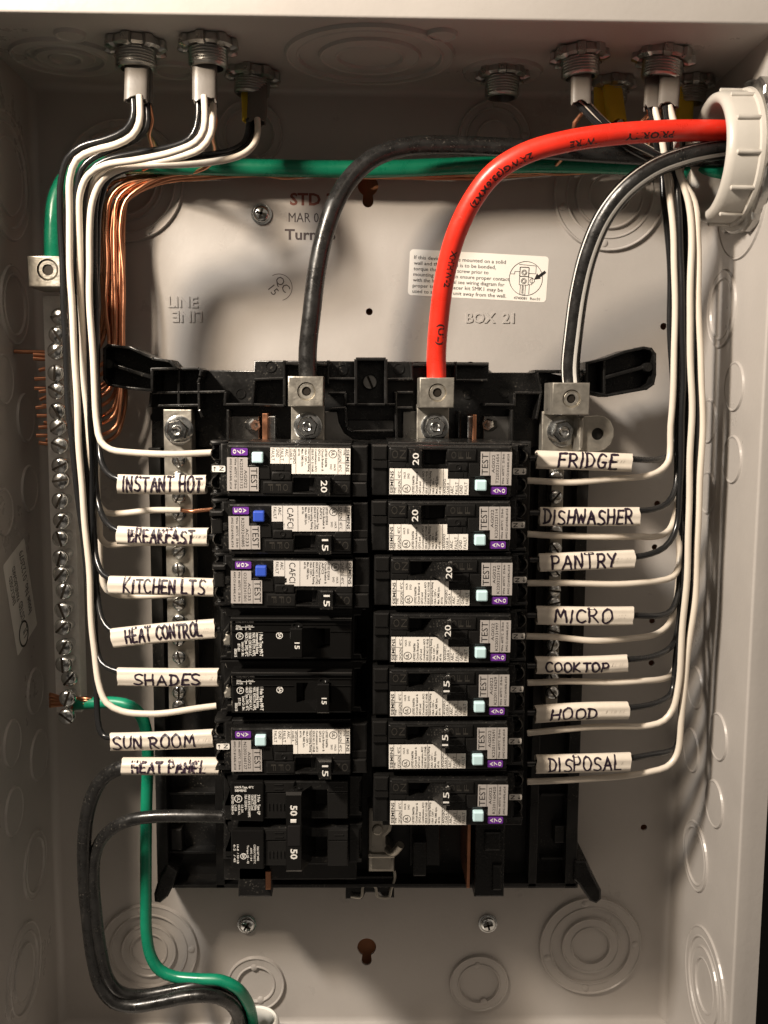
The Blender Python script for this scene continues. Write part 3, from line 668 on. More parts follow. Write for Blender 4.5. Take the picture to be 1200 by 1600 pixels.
    poly(mb, [(988, 52), (1112, 52), (1116, 62), (1112, 84), (1078, 88), (1076, 196), (1100, 200), (1104, 268), (1076, 272), (1080, 330), (1104, 340), (1116, 366), (1112, 420), (988, 420)], 0, F-.014, .0008, fx, 0)
    poly(mb, q4(988, 60, 1046, 410), F-.015, F-.0075, .0008, fx); poly(mb, q4(1006, 208, 1110, 264), F-.015, F-.0068, .0006, fx)
    poly(mb, [(1002, 400), (1110, 392), (1122, 404), (1118, 428), (1002, 428)], F-.02, F-.0085, .0012, fx); poly(mb, [(1002, 50), (1120, 50), (1120, 68), (1002, 74)], F-.02, F-.0085, .0008, fx)
    for yy in (138, 335):
        p = fx(1070, yy); mb.lathe([(.0036, F-.02), (.0036, F-.0115), (.0029, F-.0105), (.0026, F-.0115), (.0026, F-.017), (0, F-.017)], (p[0], 0, p[1]), BK, 24, cap=False)
    poly(mb, q4(1046, 290, 1056, 395), F-.015, F-.009, .0003, fx); poly(mb, q4(1046, 92, 1056, 200), F-.015, F-.009, .0003, fx)
    mb.build('terminal_block', blackp, t, **L)
    for yy in (138, 335):
        mb = MB(); p = fx(1064, yy); phillips(mb, Vector((p[0], -F+.0165, p[1])), .0024, .0014, BK, 0, 30); mb.build('terminal_screw', [dzinc, hole_m], t, **L)
    if cafci:
        mb = MB(); poly(mb, [(1040, 190), (1118, 186), (1122, 300), (1040, 306)], F-.016, F-.006, .001, fx); poly(mb, q4(1030, 312, 1124, 352), F-.016, F-.004, .001, fx); mb.build('terminal_cover', smoky, t, **L)
        return t
    def nt(mb, d):
        vtext(mb, 'N', 1053, 252, 30, d, 1, 224, .01)
        a = fx(1084, 250); b = fx(1084, 222); line2(mb, a[0], a[1], b[0], b[1], 4*K, d)
        for s_ in (-8, 8): b2 = fx(1084+s_, 240); line2(mb, a[0], a[1], b2[0], b2[1], 4*K, d)
    label_part('neutral_tag', q4(1012, 215, 1103, 258), fx, F-.0067, paper, t, nt)
    return t
mould = mat('lit_moulded_letters', (.035, .032, .028), .22)  # flat letters, lighter tone stands in for the light on their moulded edges
greylab2 = mat('shiny_grey_label', (.62, .59, .56), .3, mottle=.03)
def rr_px(x0, y0, x1, y1, r): return rrect(x0, y0, x1, y1, r, 3)
RIGHT = (((608.5, 730.9), '20', True, 'T2203221654', 'topmost breaker of the right column, at FRIDGE, white 20 on its handle'), ((607.8, 819.2), '20', True, 'K2203223114', 'second breaker down the right column, beside the DISHWASHER sleeve'),
         ((612.0, 905.4), '20', False, 'K2203223142', 'third breaker down the right column, beside the PANTRY sleeve'), ((610.8, 993.2), '20', False, 'K2203131997', 'fourth breaker down the right column, beside the MICRO sleeve'),
         ((609.7, 1079.7), '15', False, 'K2201163629', 'fifth breaker down the right column, beside the COOKTOP sleeve'), ((608, 1164), '15', False, 'K2201193691', 'sixth breaker down the right column, beside the HOOD sleeve'),
         ((610, 1249.4), '15', False, 'R2201160420', 'lowest breaker of the right column, beside the DISPOSAL sleeve'))
for (px, py), ra, on, se, lab in RIGHT: af_breaker(px, py, False, ra, on, se, False, lab)
for (px, py), ra, se, ca, lab in (((546.8, 741.8), '20', 'K2203223132', False, 'topmost breaker of the left column with pale blue button, beside INSTANT HOT sleeve'),
                                  ((548, 829.6), '15', 'R2203240885', True, 'CAFCI breaker with dark blue button beside the BREAKFAST sleeve'), ((550.3, 917), '15', 'O2203241001', True, 'CAFCI breaker with dark blue button beside the KITCHEN LTS sleeve'),
                                  ((547, 1177.6), '15', 'N2203160127', False, 'left column breaker with pale blue button beside the SUN ROOM sleeve')):
    af_breaker(px, py, True, ra, True, se, ca, lab)
# plain glossy breakers
def mp_breaker(px, py, hx, sx0, sx1, label):
    fx = lambda x, y: ((x-215)*K, (60-y)*K)
    c = W(px, py, RD+FZ); c.y = -RD; F = FZ; L = dict(local=True)
    t = thing('circuit_breaker', label, 'circuit breaker', c, 'plug-in breakers in two columns')
    mb = MB(); poly(mb, [(118, 20), (1146, 20), (1140, 40), (1118, 44), (1104, 82), (1060, 84), (1060, 352), (1104, 354), (1112, 386), (1146, 390), (118, 392), (122, 372), (158, 366), (164, 344), (200, 340), (200, 90), (164, 84), (152, 44), (120, 40)], 0, F-.010, .0006, fx)
    sl_ = q4(sx0, 140, sx1, 280)
    poly(mb, q4(213, 62, 1042, 357), 0, F-.0005, .0010, fx, 0, [sl_]); mb.build('body', gloss, t, **L)
    mb = MB(); poly(mb, q4(sx0, 140, sx1, 280), F-.011, F-.009, 0, fx); mb.build('switch_slot', slotm, t, **L)
    mb = MB(); a = fx(217, 74); b = fx(1040, 74); mb.tube(spline([(a[0], -F+.0002, a[1]), (b[0], -F+.0002, b[1])]), .0011, 12, 0); poly(mb, q4(215, 108, 1040, 112), F-.001, F+.0001, .0001, fx); poly(mb, q4(215, 157, 640, 161), F-.001, F+.0001, .0001, fx); poly(mb, q4(890, 157, 1040, 161), F-.001, F+.0001, .0001, fx)
    mb.build('ridge', gloss, t, **L)
    mb = MB(); poly(mb, q4(120, 90, 212, 340), 0, F-.020, .0005, fx); poly(mb, [(140, 200), (185, 140), (190, 190), (160, 205)], F-.02, F-.011, .0006, fx); mb.build('terminal_block', blackp, t, **L)
    mb = MB(); poly(mb, [(150, 228), (188, 222), (186, 306), (142, 306), (134, 272), (150, 256)], F-.021, F-.013, .0006, fx); mb.build('terminal_clamp', alu, t, **L)
    mb = MB(); d = F-.0004
    for i, (sx, y1, b) in enumerate((('1 Pole Type MP-T', 336, .03), ('Interrupting Rating', 318, .02), ('MAX. RMS SYM. AMPS.', 336, .02), ('10,000 120/240 V.A.C.', 334, .02), ('HACR Type, SWD, 40\u00b0C', 336, .02))):
        vtext(mb, sx, (410, 386, 362, 336, 312)[i], 168, 19 if i else 22, d, 0, y1, b, fx, -90)
    vtext(mb, 'Listed Cir. Bkr.', 288, 236, 17, d, 0, 338, .02, fx, -90); vtext(mb, 'BT-301', 260, 248, 17, d, 0, 300, .02, fx, -90); vtext(mb, 'E82615', 238, 284, 17, d, 0, 340, .02, fx, -90)
    p = fx(275, 194); ring2(mb, p[0], p[1], 23*K, 4*K, d, 0); text(mb, 'UL', p[0]-7*K, p[1], 18*K, d, 0, -90, None, 'c', .02)
    p = fx(546, 190); ring2(mb, p[0], p[1], 21*K, 5*K, d, 0); text(mb, 'SA', p[0]-8*K, p[1], 20*K, d, 0, -90, None, 'c', .03)
    for sx, x, y, w in (('CU/AL 60/75\u00b0C WIRE', 248, 102, 124), ('AWG', 250, 128, 30), ('14-10', 330, 128, 34), ('IN LBS.', 250, 150, 45), ('42', 336, 150, 16)):
        p = fx(x, y); text(mb, sx, p[0], p[1], 12*K, d, 0, 0, w*K, 'l', .02)
    a = fx(250, 132); b = fx(375, 132); line2(mb, a[0], a[1], b[0], b[1], 3*K, d, 0); a = fx(318, 116); b = fx(318, 152); line2(mb, a[0], a[1], b[0], b[1], 3*K, d, 0)
    mb.build('printed_lettering', whitek, t, **L)
    mb = MB(); loft(mb, q4(sx0+40, 150, sx1-40, 270), F-.006, q4(hx-40, 108, hx+42, 312), F+.009, fx, .0006); p = fx(hx-8, 226); text(mb, '15', p[0], p[1], 32*K, F+.00908, 1, -90, 46*K, 'c', .02)
    p = fx(hx+12, 112); mb.lathe([(.0026, .0), (.0026, .0012), (.0019, .0012), (.0017, .0002), (0, .0002)], (p[0]-.0006, -F-.0052, p[1]-.0002), (0, -.25, 1), 20, 0)
    mb.build('handle', [gloss, whitek], t, **L)
mp_breaker(360.2, 964, 668, 640, 892, 'plain glossy black breaker beside the HEAT CONTROL sleeve')
mp_breaker(361.3, 1049.5, 848, 660, 900, 'plain glossy black breaker beside the SHADES sleeve')
# two-pole 50 amp breaker
fx = lambda x, y: ((x-215)*K, (430-y)*K)
c = W(360.2, 1220.3, RD+FZ); c.y = -RD; F = FZ; L = dict(local=True)
t = thing('circuit_breaker', 'wide two-pole breaker with tied handle marked 50, lowest in the left column', 'circuit breaker', c, 'plug-in breakers in two columns')
mb = MB(); slots = [q4(700, 505, 885, 660), q4(700, 850, 885, 1000)]
poly(mb, q4(215, 440, 1032, 722), 0, F-.002, .0010, fx, 0, slots[:1]); poly(mb, q4(215, 782, 1032, 1062), 0, F-.002, .0010, fx, 0, slots[1:])
poly(mb, q4(140, 425, 1128, 1066), 0, F-.012, .0007, fx); mb.build('body', blackp, t, **L)
mb = MB(); [poly(mb, s_, F-.012, F-.010, 0, fx) for s_ in slots]; mb.build('switch_slot', slotm, t, **L)
mb = MB()
for dy in (0, 350):
    poly(mb, [(213, 436+dy), (438, 436+dy), (446, 450+dy), (444, 716+dy), (436, 724+dy), (214, 718+dy)], F-.004, F+.0004, .0006, fx); 
mb.build('label_panel', gloss, t, **L)
mb = MB()
for dy in (0, 350):
    poly(mb, [(447, 440+dy), (662, 440+dy), (648, 516+dy), (447, 520+dy)], F-.004, F-.0008, .0006, fx); poly(mb, q4(890, 440+dy, 1032, 520+dy), F-.004, F-.0008, .0006, fx); poly(mb, q4(447, 524+dy, 602, 710+dy), F-.003, F-.0014, .0005, fx)
    for k in range(5): poly(mb, q4(475+26*k, 600+dy, 482+26*k, 650+dy), F-.002, F-.0008, .0002, fx)
    poly(mb, q4(890, 524+dy, 1030, 715+dy), F-.003, F-.0013, .0005, fx); poly(mb, q4(515, 458+dy, 578, 464+dy), F-.001, F-.0003, .0002, fx); poly(mb, q4(515, 490+dy, 578, 496+dy), F-.001, F-.0003, .0002, fx); poly(mb, q4(932, 476+dy, 1000, 482+dy), F-.001, F-.0003, .0002, fx)
mb.build('smoky_cover', smoky, t, **L)
mb = MB()
for dy in (0, 350): poly(mb, [(1036, 432+dy), (1132, 432+dy), (1126, 462+dy), (1112, 474+dy), (1112, 690+dy), (1130, 700+dy), (1130, 724+dy), (1036, 724+dy)], 0, F-.006, .0006, fx)
mb.build('clip_end', blackp, t, **L)
mb = MB()
for dy in (0, 345):
    poly(mb, [(122, 428+dy), (212, 424+dy), (212, 470+dy), (186, 476+dy), (190, 520+dy), (206, 540+dy), (210, 700+dy), (130, 702+dy), (128, 676+dy), (150, 620+dy), (168, 560+dy), (150, 500+dy), (124, 466+dy)], F-.03, F-.012, .0012, fx); poly(mb, q4(124, 720+dy, 212, 760+dy), F-.03, F-.014, .001, fx)
mb.build('terminal_block', smoky, t, **L)
mb = MB(); d = F+.00046
for i, (sx, y1, b) in enumerate((('2 Pole   Type QP', 672, .03), ('Interrupting Rating', 640, .02), ('120/240 CTL Circuit', 640, .02), ('MAX RMS SYM AMPS', 690, .02), ('10kA 120/240 V\u007e', 640, .02))): vtext(mb, sx, (402, 380, 358, 335, 312)[i], 528, 17, d, 0, y1, b, fx, -90)
for sx, x, y0, y1 in (('C.B. DIV.', 288, 600, 660), ('ISSUE NO.', 266, 600, 675), ('L-928', 242, 600, 645), ('LISTED E82615', 222, 530, 670)): vtext(mb, sx, x, y0, 14, d, 0, y1, .02, fx, -90)
p = fx(268, 556); ring2(mb, p[0], p[1], 25*K, 5*K, d, 0); text(mb, 'UL', p[0]-8*K, p[1], 20*K, d, 0, -90, None, 'c', .02)
mb.build('printed_lettering', whitek, t, **L); mb = MB()
for sx, x, y, w in (('HACR Type, 40\u00b0C', 245, 480, 130), ('SIEMENS', 245, 504, 80)): p = fx(x, y); text(mb, sx, p[0], p[1], 15*K, d, 0, 0, w*K, 'l', .03)
mb.build('printed_lettering', whitek, t, **L); mb = MB()
for sx, x, y0, y1 in (('DIAL RET WIRE', 395, 905, 1010), ('CONDUCTORS 75\u00b0C', 372, 890, 1030), ('AWG  /  8-4', 348, 915, 1010), ('Torque 45 - 42', 325, 895, 1030), ('14-8  / 50 LB', 255, 890, 1030), ('6-2   / 45', 232, 890, 1020)): vtext(mb, sx, x, y0, 13, d, 0, y1, .02, fx, -90)
p = fx(300, 976); ring2(mb, p[0], p[1], 20*K, 5*K, d, 0); text(mb, 'SA', p[0]-8*K, p[1], 18*K, d, 0, -90, None, 'c', .03)
mb.build('printed_lettering', whitek, t, **L)
mb = MB(); loft(mb, q4(705, 480, 800, 1020), F-.006, q4(607, 462, 716, 1035), F+.009, fx, .0012)
for y in (548, 860): p = fx(640, y+40); text(mb, '50', p[0], p[1], 44*K, F+.0091, 1, -90, 74*K, 'c', .03)
poly(mb, q4(640, 712-62, 680, 712-40), F+.009, F+.0096, .0002, fx, 1); poly(mb, q4(620, 735-40, 705, 880-40), F+.0089, F+.0094, .0003, fx, 2)
p = fx(685, 462); mb.lathe([(.0022, 0), (.0022, .0006), (.0016, .0006), (.0015, -.0001), (0, -.0001)], (p[0], -F-.004, p[1]-.0001), (0, 0, 1), 18, 0)
mb.build('handle', [gloss, whitek, slotm], t, **L)

# ================================================================== CABLE CONNECTORS IN THE TOP WALL
DN = (0, 0, -1)
def connector(px, py, wpx, label, tilt=0, m=dzinc, tlen=.009):
    c = WZ(px, py, 0); d = -c.y; r = wpx*mpp(d)/2
    t = thing('cable_connector', label, 'cable connector', c, 'metal connectors through the top wall')
    mb = MB(); n = 8; ax = Vector((math.sin(tilt)*.2, 0, -1)).normalized()
    # castellated locknut
    a = ax.orthogonal().normalized(); b = ax.cross(a); vs = []; N = 96
    rows = ((.78, .0005), (.86, .0005), (.90, .0038), (.80, .0048), (.66, .0046))
    for rr, h in rows:
        for i in range(N):
            th = 2*math.pi*i/N; lug_ = 1 if (i % 12) < 5 else 0
            q_ = r*(rr+(.13*lug_ if rr > .79 and h < .0047 else .03*lug_)); vs.append(c+ax*(h+(.0008 if lug_ and h > .003 else 0))+(a*math.cos(th)+b*math.sin(th))*q_)
    mb.add(vs, [(k*N+i, k*N+(i+1) % N, (k+1)*N+(i+1) % N, (k+1)*N+i) for k in range(len(rows)-1) for i in range(N)], 0, False)
    mb.build('locknut', m, t)
    mb = MB(); prof = [(r*.60, 0)]; z = .003
    while z < tlen+.003: prof += [(r*.60, z), (r*.65, z+.0006), (r*.60, z+.0012)]; z += .0013
    prof += [(r*.58, z+.0005), (r*.50, z+.0007), (r*.48, .001), (0, .001)]
    mb.lathe(prof, c, ax, 36, 0); mb.build('threaded_collar', m, t)
    mb = MB(); mb.lathe([(r*.47, .0055), (0, .0055)], c, ax, 24); mb.build('bore', slotm, t)
    return c, d, r
C1 = connector(212, 64, 92, 'metal cable connector at the far left of the top wall, holding pale sheath'); C2 = connector(325, 62, 90, 'metal cable connector second from the left, holding a pale printed sheath')
C3 = connector(396, 110, 82, 'metal cable connector third from the left, set back near the rear', -.5); C4 = connector(785, 108, 80, 'empty metal cable connector with no cable above the black cable', 0, dzinc, .010)
C5 = connector(905, 78, 88, 'metal cable connector above the red cable holding one pale sheath', .4); C6 = connector(957, 124, 70, 'dark rear cable connector holding two yellow sheaths')
C7 = connector(1038, 82, 92, 'metal cable connector holding two pale sheaths side by side', -.6); C8 = connector(1082, 122, 66, 'dark rear cable connector in the right corner holding yellow sheath')
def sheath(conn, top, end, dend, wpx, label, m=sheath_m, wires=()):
    c, d, r = conn; a = W(top[0], top[1], d); a.z = -.002; b = W(end[0], end[1], dend); ax = (b-a).normalized()
    path = spline([a, a.lerp(b, .5)+Vector((random.uniform(-.0006, .0006), 0, 0)), b], .002)
    w_ = wpx*mpp(dend)/2; mb = MB(); fr = frames(path, (1, 0, 0)); seg = 28; vs = []; fs = []
    for k, (p, t, u, v) in enumerate(fr):
        for i in range(seg):
            q_ = 2*math.pi*i/seg; cx = math.copysign(abs(math.cos(q_))**.6, math.cos(q_)); cz = math.copysign(abs(math.sin(q_))**.75, math.sin(q_))
            e = 0
            if k >= len(fr)-2: e = .0008*math.sin(3*q_+w_*9000)+.0005*math.sin(7*q_)
            vs.append(p+u*(w_*cx)+v*(w_*.52*cz)+t*e)
    n = len(fr)
    fs = [(k*seg+i, k*seg+(i+1) % seg, (k+1)*seg+(i+1) % seg, (k+1)*seg+i) for k in range(n-1) for i in range(seg)]
    mb.add(vs, fs, 0, True)
    inner = [fr[-1][0]+(p-fr[-1][0])*.84 for p in vs[-seg:]]; deep = [p-fr[-1][1]*.006 for p in inner]
    mb.add(vs[-seg:]+inner+deep, [(i, (i+1) % seg, seg+(i+1) % seg, seg+i) for i in range(seg)]+[(seg+i, seg+(i+1) % seg, 2*seg+(i+1) % seg, 2*seg+i) for i in range(seg)]+[tuple(range(2*seg, 3*seg))], 0)
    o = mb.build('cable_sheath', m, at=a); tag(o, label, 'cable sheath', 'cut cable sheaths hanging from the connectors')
    return b
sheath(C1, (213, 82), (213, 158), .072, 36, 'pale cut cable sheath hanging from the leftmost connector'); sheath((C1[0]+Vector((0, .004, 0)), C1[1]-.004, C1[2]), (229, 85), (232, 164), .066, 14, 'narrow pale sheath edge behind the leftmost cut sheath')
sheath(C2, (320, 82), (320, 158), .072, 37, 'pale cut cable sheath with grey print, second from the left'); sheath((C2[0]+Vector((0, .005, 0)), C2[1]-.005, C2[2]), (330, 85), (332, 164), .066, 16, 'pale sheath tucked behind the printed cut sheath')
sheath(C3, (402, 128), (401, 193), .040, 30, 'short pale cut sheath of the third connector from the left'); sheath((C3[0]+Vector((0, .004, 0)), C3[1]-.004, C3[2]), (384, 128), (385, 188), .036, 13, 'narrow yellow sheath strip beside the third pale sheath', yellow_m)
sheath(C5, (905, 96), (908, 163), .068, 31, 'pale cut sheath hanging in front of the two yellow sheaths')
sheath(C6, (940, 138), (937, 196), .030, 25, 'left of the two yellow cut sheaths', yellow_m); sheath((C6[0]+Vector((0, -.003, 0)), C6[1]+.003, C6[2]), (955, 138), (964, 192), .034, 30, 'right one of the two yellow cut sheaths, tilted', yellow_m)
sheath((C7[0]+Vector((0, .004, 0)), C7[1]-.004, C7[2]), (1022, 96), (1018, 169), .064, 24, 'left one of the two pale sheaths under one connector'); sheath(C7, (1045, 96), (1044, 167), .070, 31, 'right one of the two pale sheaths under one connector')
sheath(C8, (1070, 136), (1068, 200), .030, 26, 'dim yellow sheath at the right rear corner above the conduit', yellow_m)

# ================================================================== HEAVY CABLES
def cable(name, pts, r, m, label, group=None, step=.003, seg=20, flat=1.):
    path = spline([W(*p) for p in pts], step); mb = MB()
    if r < .0022:
        n_ = len(path); f1, f2, f3 = (random.uniform(0, 6) for _ in range(3))
        for i_, p_ in enumerate(path):
            k_ = min(1, i_/5, (n_-1-i_)/5)*.00032; p_ += Vector((k_*(math.sin(i_*.21+f1)+.6*math.sin(i_*.47+f2)), k_*.7*math.sin(i_*.3+f3), k_*(math.sin(i_*.25+f2)+.5*math.sin(i_*.53+f3))))
    fr = mb.tube(path, r, seg, 0, True, flat, (0, -1, 0))
    o = mb.build(name, m, at=path[0]); tag(o, label, 'cable' if r > .0022 else 'wire', group); return o, fr
cable('heavy_cable', [(481, 592, .056), (481, 545, .055), (487, 490, .055), (494, 430, .054), (505, 375, .053), (522, 322, .052), (545, 282, .047), (580, 249, .044), (630, 230, .041), (700, 227, .039), (780, 230, .038), (880, 236, .038), (1000, 243, .040), (1100, 246, .045), (1165, 248, .045), (1215, 248, .045)], .0046, blackc,
      'thick plain black cable arching to the left lug')
red, rfr = cable('heavy_cable', [(682, 594, .056), (682, 550, .057), (687, 490, .061), (696, 428, .067), (712, 368, .074), (737, 315, .080), (772, 270, .085), (820, 240, .088), (880, 222, .089), (950, 211, .088), (1030, 205, .083), (1100, 204, .077), (1160, 205, .071), (1215, 207, .068)], .00485, redc,
      'thick bright red cable arching to the middle lug')
strp, sfr = cable('heavy_cable', [(893, 604, .056), (891, 575, .056), (896, 520, .058), (905, 455, .061), (919, 397, .065), (942, 342, .069), (975, 298, .073), (1018, 265, .076), (1065, 246, .076), (1110, 236, .073), (1160, 230, .067), (1215, 228, .064)], .00475, blackc,
      'thick black cable with white stripe bending to the right lug')
def on_tube(fr, r, s, ang):
    """point on a tube surface: s = distance along, ang measured from the frame's first axis"""
    L = 0
    for k in range(len(fr)-1):
        sl_ = (fr[k+1][0]-fr[k][0]).length
        if L+sl_ >= s or k == len(fr)-2:
            f_ = (s-L)/sl_; p = fr[k][0].lerp(fr[k+1][0], f_); a = fr[k][2].lerp(fr[k+1][2], f_).normalized(); b = fr[k][3].lerp(fr[k+1][3], f_).normalized()
            return p+(a*math.cos(ang)+b*math.sin(ang))*r
        L += sl_
def tlen(fr): return sum((fr[k+1][0]-fr[k][0]).length for k in range(len(fr)-1))
mb = MB(); Ls = tlen(sfr); n = 150
for a_, wd_ in ((lambda u: .22+.35*u, .19), (lambda u: -1.14+.15*u, .08)):
    vs = []
    for k in range(n+1):
        u = k/n; a0 = a_(u); vs += [on_tube(sfr, .00483, u*Ls, a0-wd_), on_tube(sfr, .00487, u*Ls, a0), on_tube(sfr, .00483, u*Ls, a0+wd_)]
    mb.add(vs, [(3*k+j, 3*k+j+1, 3*k+j+4, 3*k+j+3) for k in range(n) for j in (0, 1)], 0, True)
STRIPE = mb.build('stripe', whitest, strp)
Lr = tlen(rfr)
def red_text(sx, s0, h, a0, w):
    # print runs towards the lug end, so it reads upside down from the front
    vs, fs, tw = glyphs(sx, .022); k = h/CAP; kx = w/tw
    mb.add([on_tube(rfr, .00491, s0-x*kx, a0-(y*k-h/2)/.00485*RSIGN) for x, y in vs], fs, 0)
RSIGN = -1
for sx, f0, w in (('PRIORITY', .765, .024), ('WIRE', .615, .0125), ('2AWG(33.6MM2)', .495, .036), ('XHHW-2', .262, .018), ('(UL)', .115, .0105)):
    mb = MB(); red_text(sx, f0*Lr, .0029, .25, w); mb.build('printed_lettering', printk, red)
cable('ground_cable', [(84, 425, .050), (83, 385, .050), (84, 345, .049), (88, 312, .047), (100, 285, .043), (122, 267, .033), (160, 259, .025), (220, 258, .020), (300, 260, .017), (400, 262, .016), (520, 264, .016), (600, 264, .017), (700, 260, .018), (800, 257, .020), (900, 257, .024), (1000, 260, .030), (1090, 268, .040), (1150, 272, .043), (1210, 274, .045)], .0044, greenc,
      'green ground cable running across the top behind the black cable')
cable('ground_cable', [(118, 1100, .042), (150, 1098, .044), (182, 1098, .046), (205, 1104, .047), (220, 1118, .047), (229, 1145, .046), (231, 1180, .045), (229, 1250, .045), (228, 1330, .044), (228, 1400, .043), (229, 1460, .042), (236, 1495, .042), (250, 1516, .042), (272, 1526, .043), (310, 1530, .045), (345, 1532, .046), (368, 1542, .046), (385, 1562, .040), (394, 1590, .032), (398, 1650, .027)], .0031, greenc,
      'green ground cable dropping from the ground bar to the bottom conduit')
fg = 'thick black feeder cables at lower left'
cable('feeder_cable', [(345, 1197, .078), (300, 1197, .078), (200, 1198, .077), (178, 1204, .076), (158, 1220, .074), (144, 1245, .072), (136, 1275, .070), (132, 1310, .067), (132, 1365, .063), (137, 1430, .058), (146, 1500, .054), (158, 1542, .053), (178, 1565, .053), (205, 1572, .053), (250, 1566, .053), (295, 1557, .053), (330, 1556, .052), (354, 1564, .046), (370, 1582, .038), (384, 1640, .028)], .0036, blackc,
      'thick black feeder cable leaving the HEAT PANEL sleeve', fg)
cable('feeder_cable', [(352, 1276, .072), (300, 1275, .072), (240, 1276, .071), (205, 1281, .070), (178, 1293, .068), (160, 1310, .066), (149, 1335, .064), (146, 1370, .062), (150, 1425, .059), (158, 1485, .056), (170, 1530, .054), (188, 1550, .052), (220, 1555, .049), (270, 1547, .047), (310, 1540, .046), (346, 1542, .041), (368, 1558, .035), (382, 1582, .028), (390, 1640, .022)], .0032, blackc,
      'thick black feeder cable running into the two-pole breaker', fg)

# conduit fitting at the right wall
cc = WX(1104, 247, .1605); cd = -cc.y; AX = Vector((-1, 0, 0))
bush = thing('conduit_bushing', 'large pale grey plastic conduit bushing with raised ribs', 'conduit bushing', (HW, cc.y, cc.z))
mb = MB(); RO = .0305; x1 = .178; x0 = .1605
def bp(r, x): return (r, .178-x)
mb.lathe([bp(.0265, .178), bp(.0310, .178), bp(.0316, .1765), bp(.0310, .1745), bp(.0298, .1740), bp(.0296, .1640), bp(.0286, .1612), bp(.0270, .1603), bp(.0252, .1606), bp(.0240, .1618), bp(.0236, .1640), bp(.0236, .178)], (.178, cc.y, cc.z), AX, 72, cap=False); mb.build('ring', bushm, bush)
for k in range(12):
    t_ = R(30*k+8); dv = Vector((0, math.cos(t_), math.sin(t_))); p = Vector((0, cc.y, cc.z))+dv*.0300
    mb = MB(); mb.tube([p+Vector((x_, 0, 0)) for x_ in (.1638, .1642, .1700, .1755, .1762)], lambda u: .0011 if .05 < u < .98 else .0005, 10, 0); mb.build('rib', bushm, bush)
mb = MB(); mb.lathe([(.0237, 0), (.0237, .015), (0, .0151)], (.1805, cc.y, cc.z), AX, 48)
mb.v = []; mb.f = []; mb.m = []; mb.s = []; mb.lathe([(.0300, .0004), (.0236, .0004), (0, .0004)], (HW-.0003, cc.y, cc.z), AX, 48); mb.build('bore', slotm, bush)
ln = thing('conduit_locknut', 'grey metal locknut behind the plastic conduit bushing', 'locknut', (HW, cc.y, cc.z))
mb = MB(); N = 96; vs = []
for rr, x in ((.0290, .1805), (.0345, .1805), (.0345, .1770), (.0335, .1762), (.0290, .1762)):
    for i in range(N):
        q_ = 2*math.pi*i/N; e = .0022 if (i % 16) < 5 and rr > .03 else 0; vs.append((x, cc.y+(rr+e)*math.cos(q_), cc.z+(rr+e)*math.sin(q_)))
mb.add(vs, [(k*N+i, k*N+(i+1) % N, (k+1)*N+(i+1) % N, (k+1)*N+i) for k in range(4) for i in range(N)]); mb.build('nut_ring', dzinc, ln)
# conduit fitting at the bottom
c = W(398, 1592, .027); H = c.z-ZB
bb = thing('conduit_bushing', 'white round conduit bushing at the bottom where the feeders leave', 'conduit bushing', (c.x, c.y, ZB))
mb = MB(); mb.lathe([(.0125, .0002), (.0140, .0002), (.0140, H-.003), (.0134, H-.0008), (.0122, H), (.0110, H-.0008), (.0106, H-.003), (.0106, .0004)], (c.x, c.y, ZB), (0, 0, 1), 48, cap=False); mb.build('ring', tray, bb)
mb = MB(); mb.lathe([(.0108, .0006), (0, .0006)], (c.x, c.y, ZB), (0, 0, 1), 32); mb.build('bore', slotm, bb)

# ================================================================== BRANCH WIRES, LEFT
RW, RK = .00160, .00150
def wire(col, pts, label, group):
    r = RW if col == 'w' else RK if col == 'k' else .00105
    cable({'w': 'white_wire', 'k': 'black_wire', 'c': 'copper_wire'}[col], pts, r, {'w': white_w, 'k': black_w, 'c': copper}[col], label, group, .003, 12)
GL = 'branch wires on the left side'
wire('k', [(207, 150, .072), (208, 166, .073), (206, 186, .074), (195, 204, .075), (168, 217, .075), (128, 229, .074), (106, 247, .073), (96, 280, .072), (95, 330, .071), (96, 400, .070), (101, 513, .069), (107, 620, .068), (115, 720, .067), (124, 800, .066), (137, 890, .066), (146, 980, .067), (149, 1060, .069), (151, 1112, .071), (155, 1138, .073), (163, 1150, .074), (176, 1153, .076), (250, 1154, .078), (340, 1152, .078)],
     'outermost black wire on the left, ending in the SUN ROOM sleeve', GL)
wire('w', [(218, 150, .074), (219, 170, .076), (217, 192, .079), (205, 212, .081), (180, 226, .081), (145, 237, .080), (120, 251, .079), (109, 280, .078), (108, 330, .076), (110, 400, .074), (114, 513, .073), (119, 620, .072), (125, 700, .071), (131, 800, .070), (139, 900, .070), (147, 1010, .071), (155, 1068, .073), (167, 1098, .075), (190, 1111, .076), (230, 1114, .077), (280, 1111, .077), (338, 1103, .075)],
     'white wire sweeping low to the breaker above the SUN ROOM sleeve', GL)
wire('k', [(229, 156, .066), (231, 176, .067), (229, 200, .068), (213, 219, .069), (180, 233, .070), (146, 246, .070), (126, 264, .070), (119, 300, .069), (117, 350, .067), (118, 420, .064), (123, 513, .061), (129, 620, .060), (136, 740, .060), (142, 850, .061), (147, 950, .064), (151, 1010, .068), (160, 1036, .072), (176, 1046, .075), (200, 1051, .077), (260, 1056, .078), (346, 1058, .078)],
     'black wire ending in the SHADES sleeve', GL)
wire('k', [(309, 150, .070), (310, 172, .071), (307, 198, .071), (296, 216, .071), (262, 230, .071), (212, 241, .071), (165, 252, .071), (141, 268, .071), (131, 300, .070), (129, 350, .068), (130, 420, .066), (134, 513, .064), (140, 640, .063), (145, 760, .062), (149, 860, .063), (152, 930, .067), (158, 968, .072), (170, 984, .075), (190, 990, .077), (250, 988, .078), (344, 983, .078)],
     'black wire ending in the HEAT CONTROL sleeve', GL)
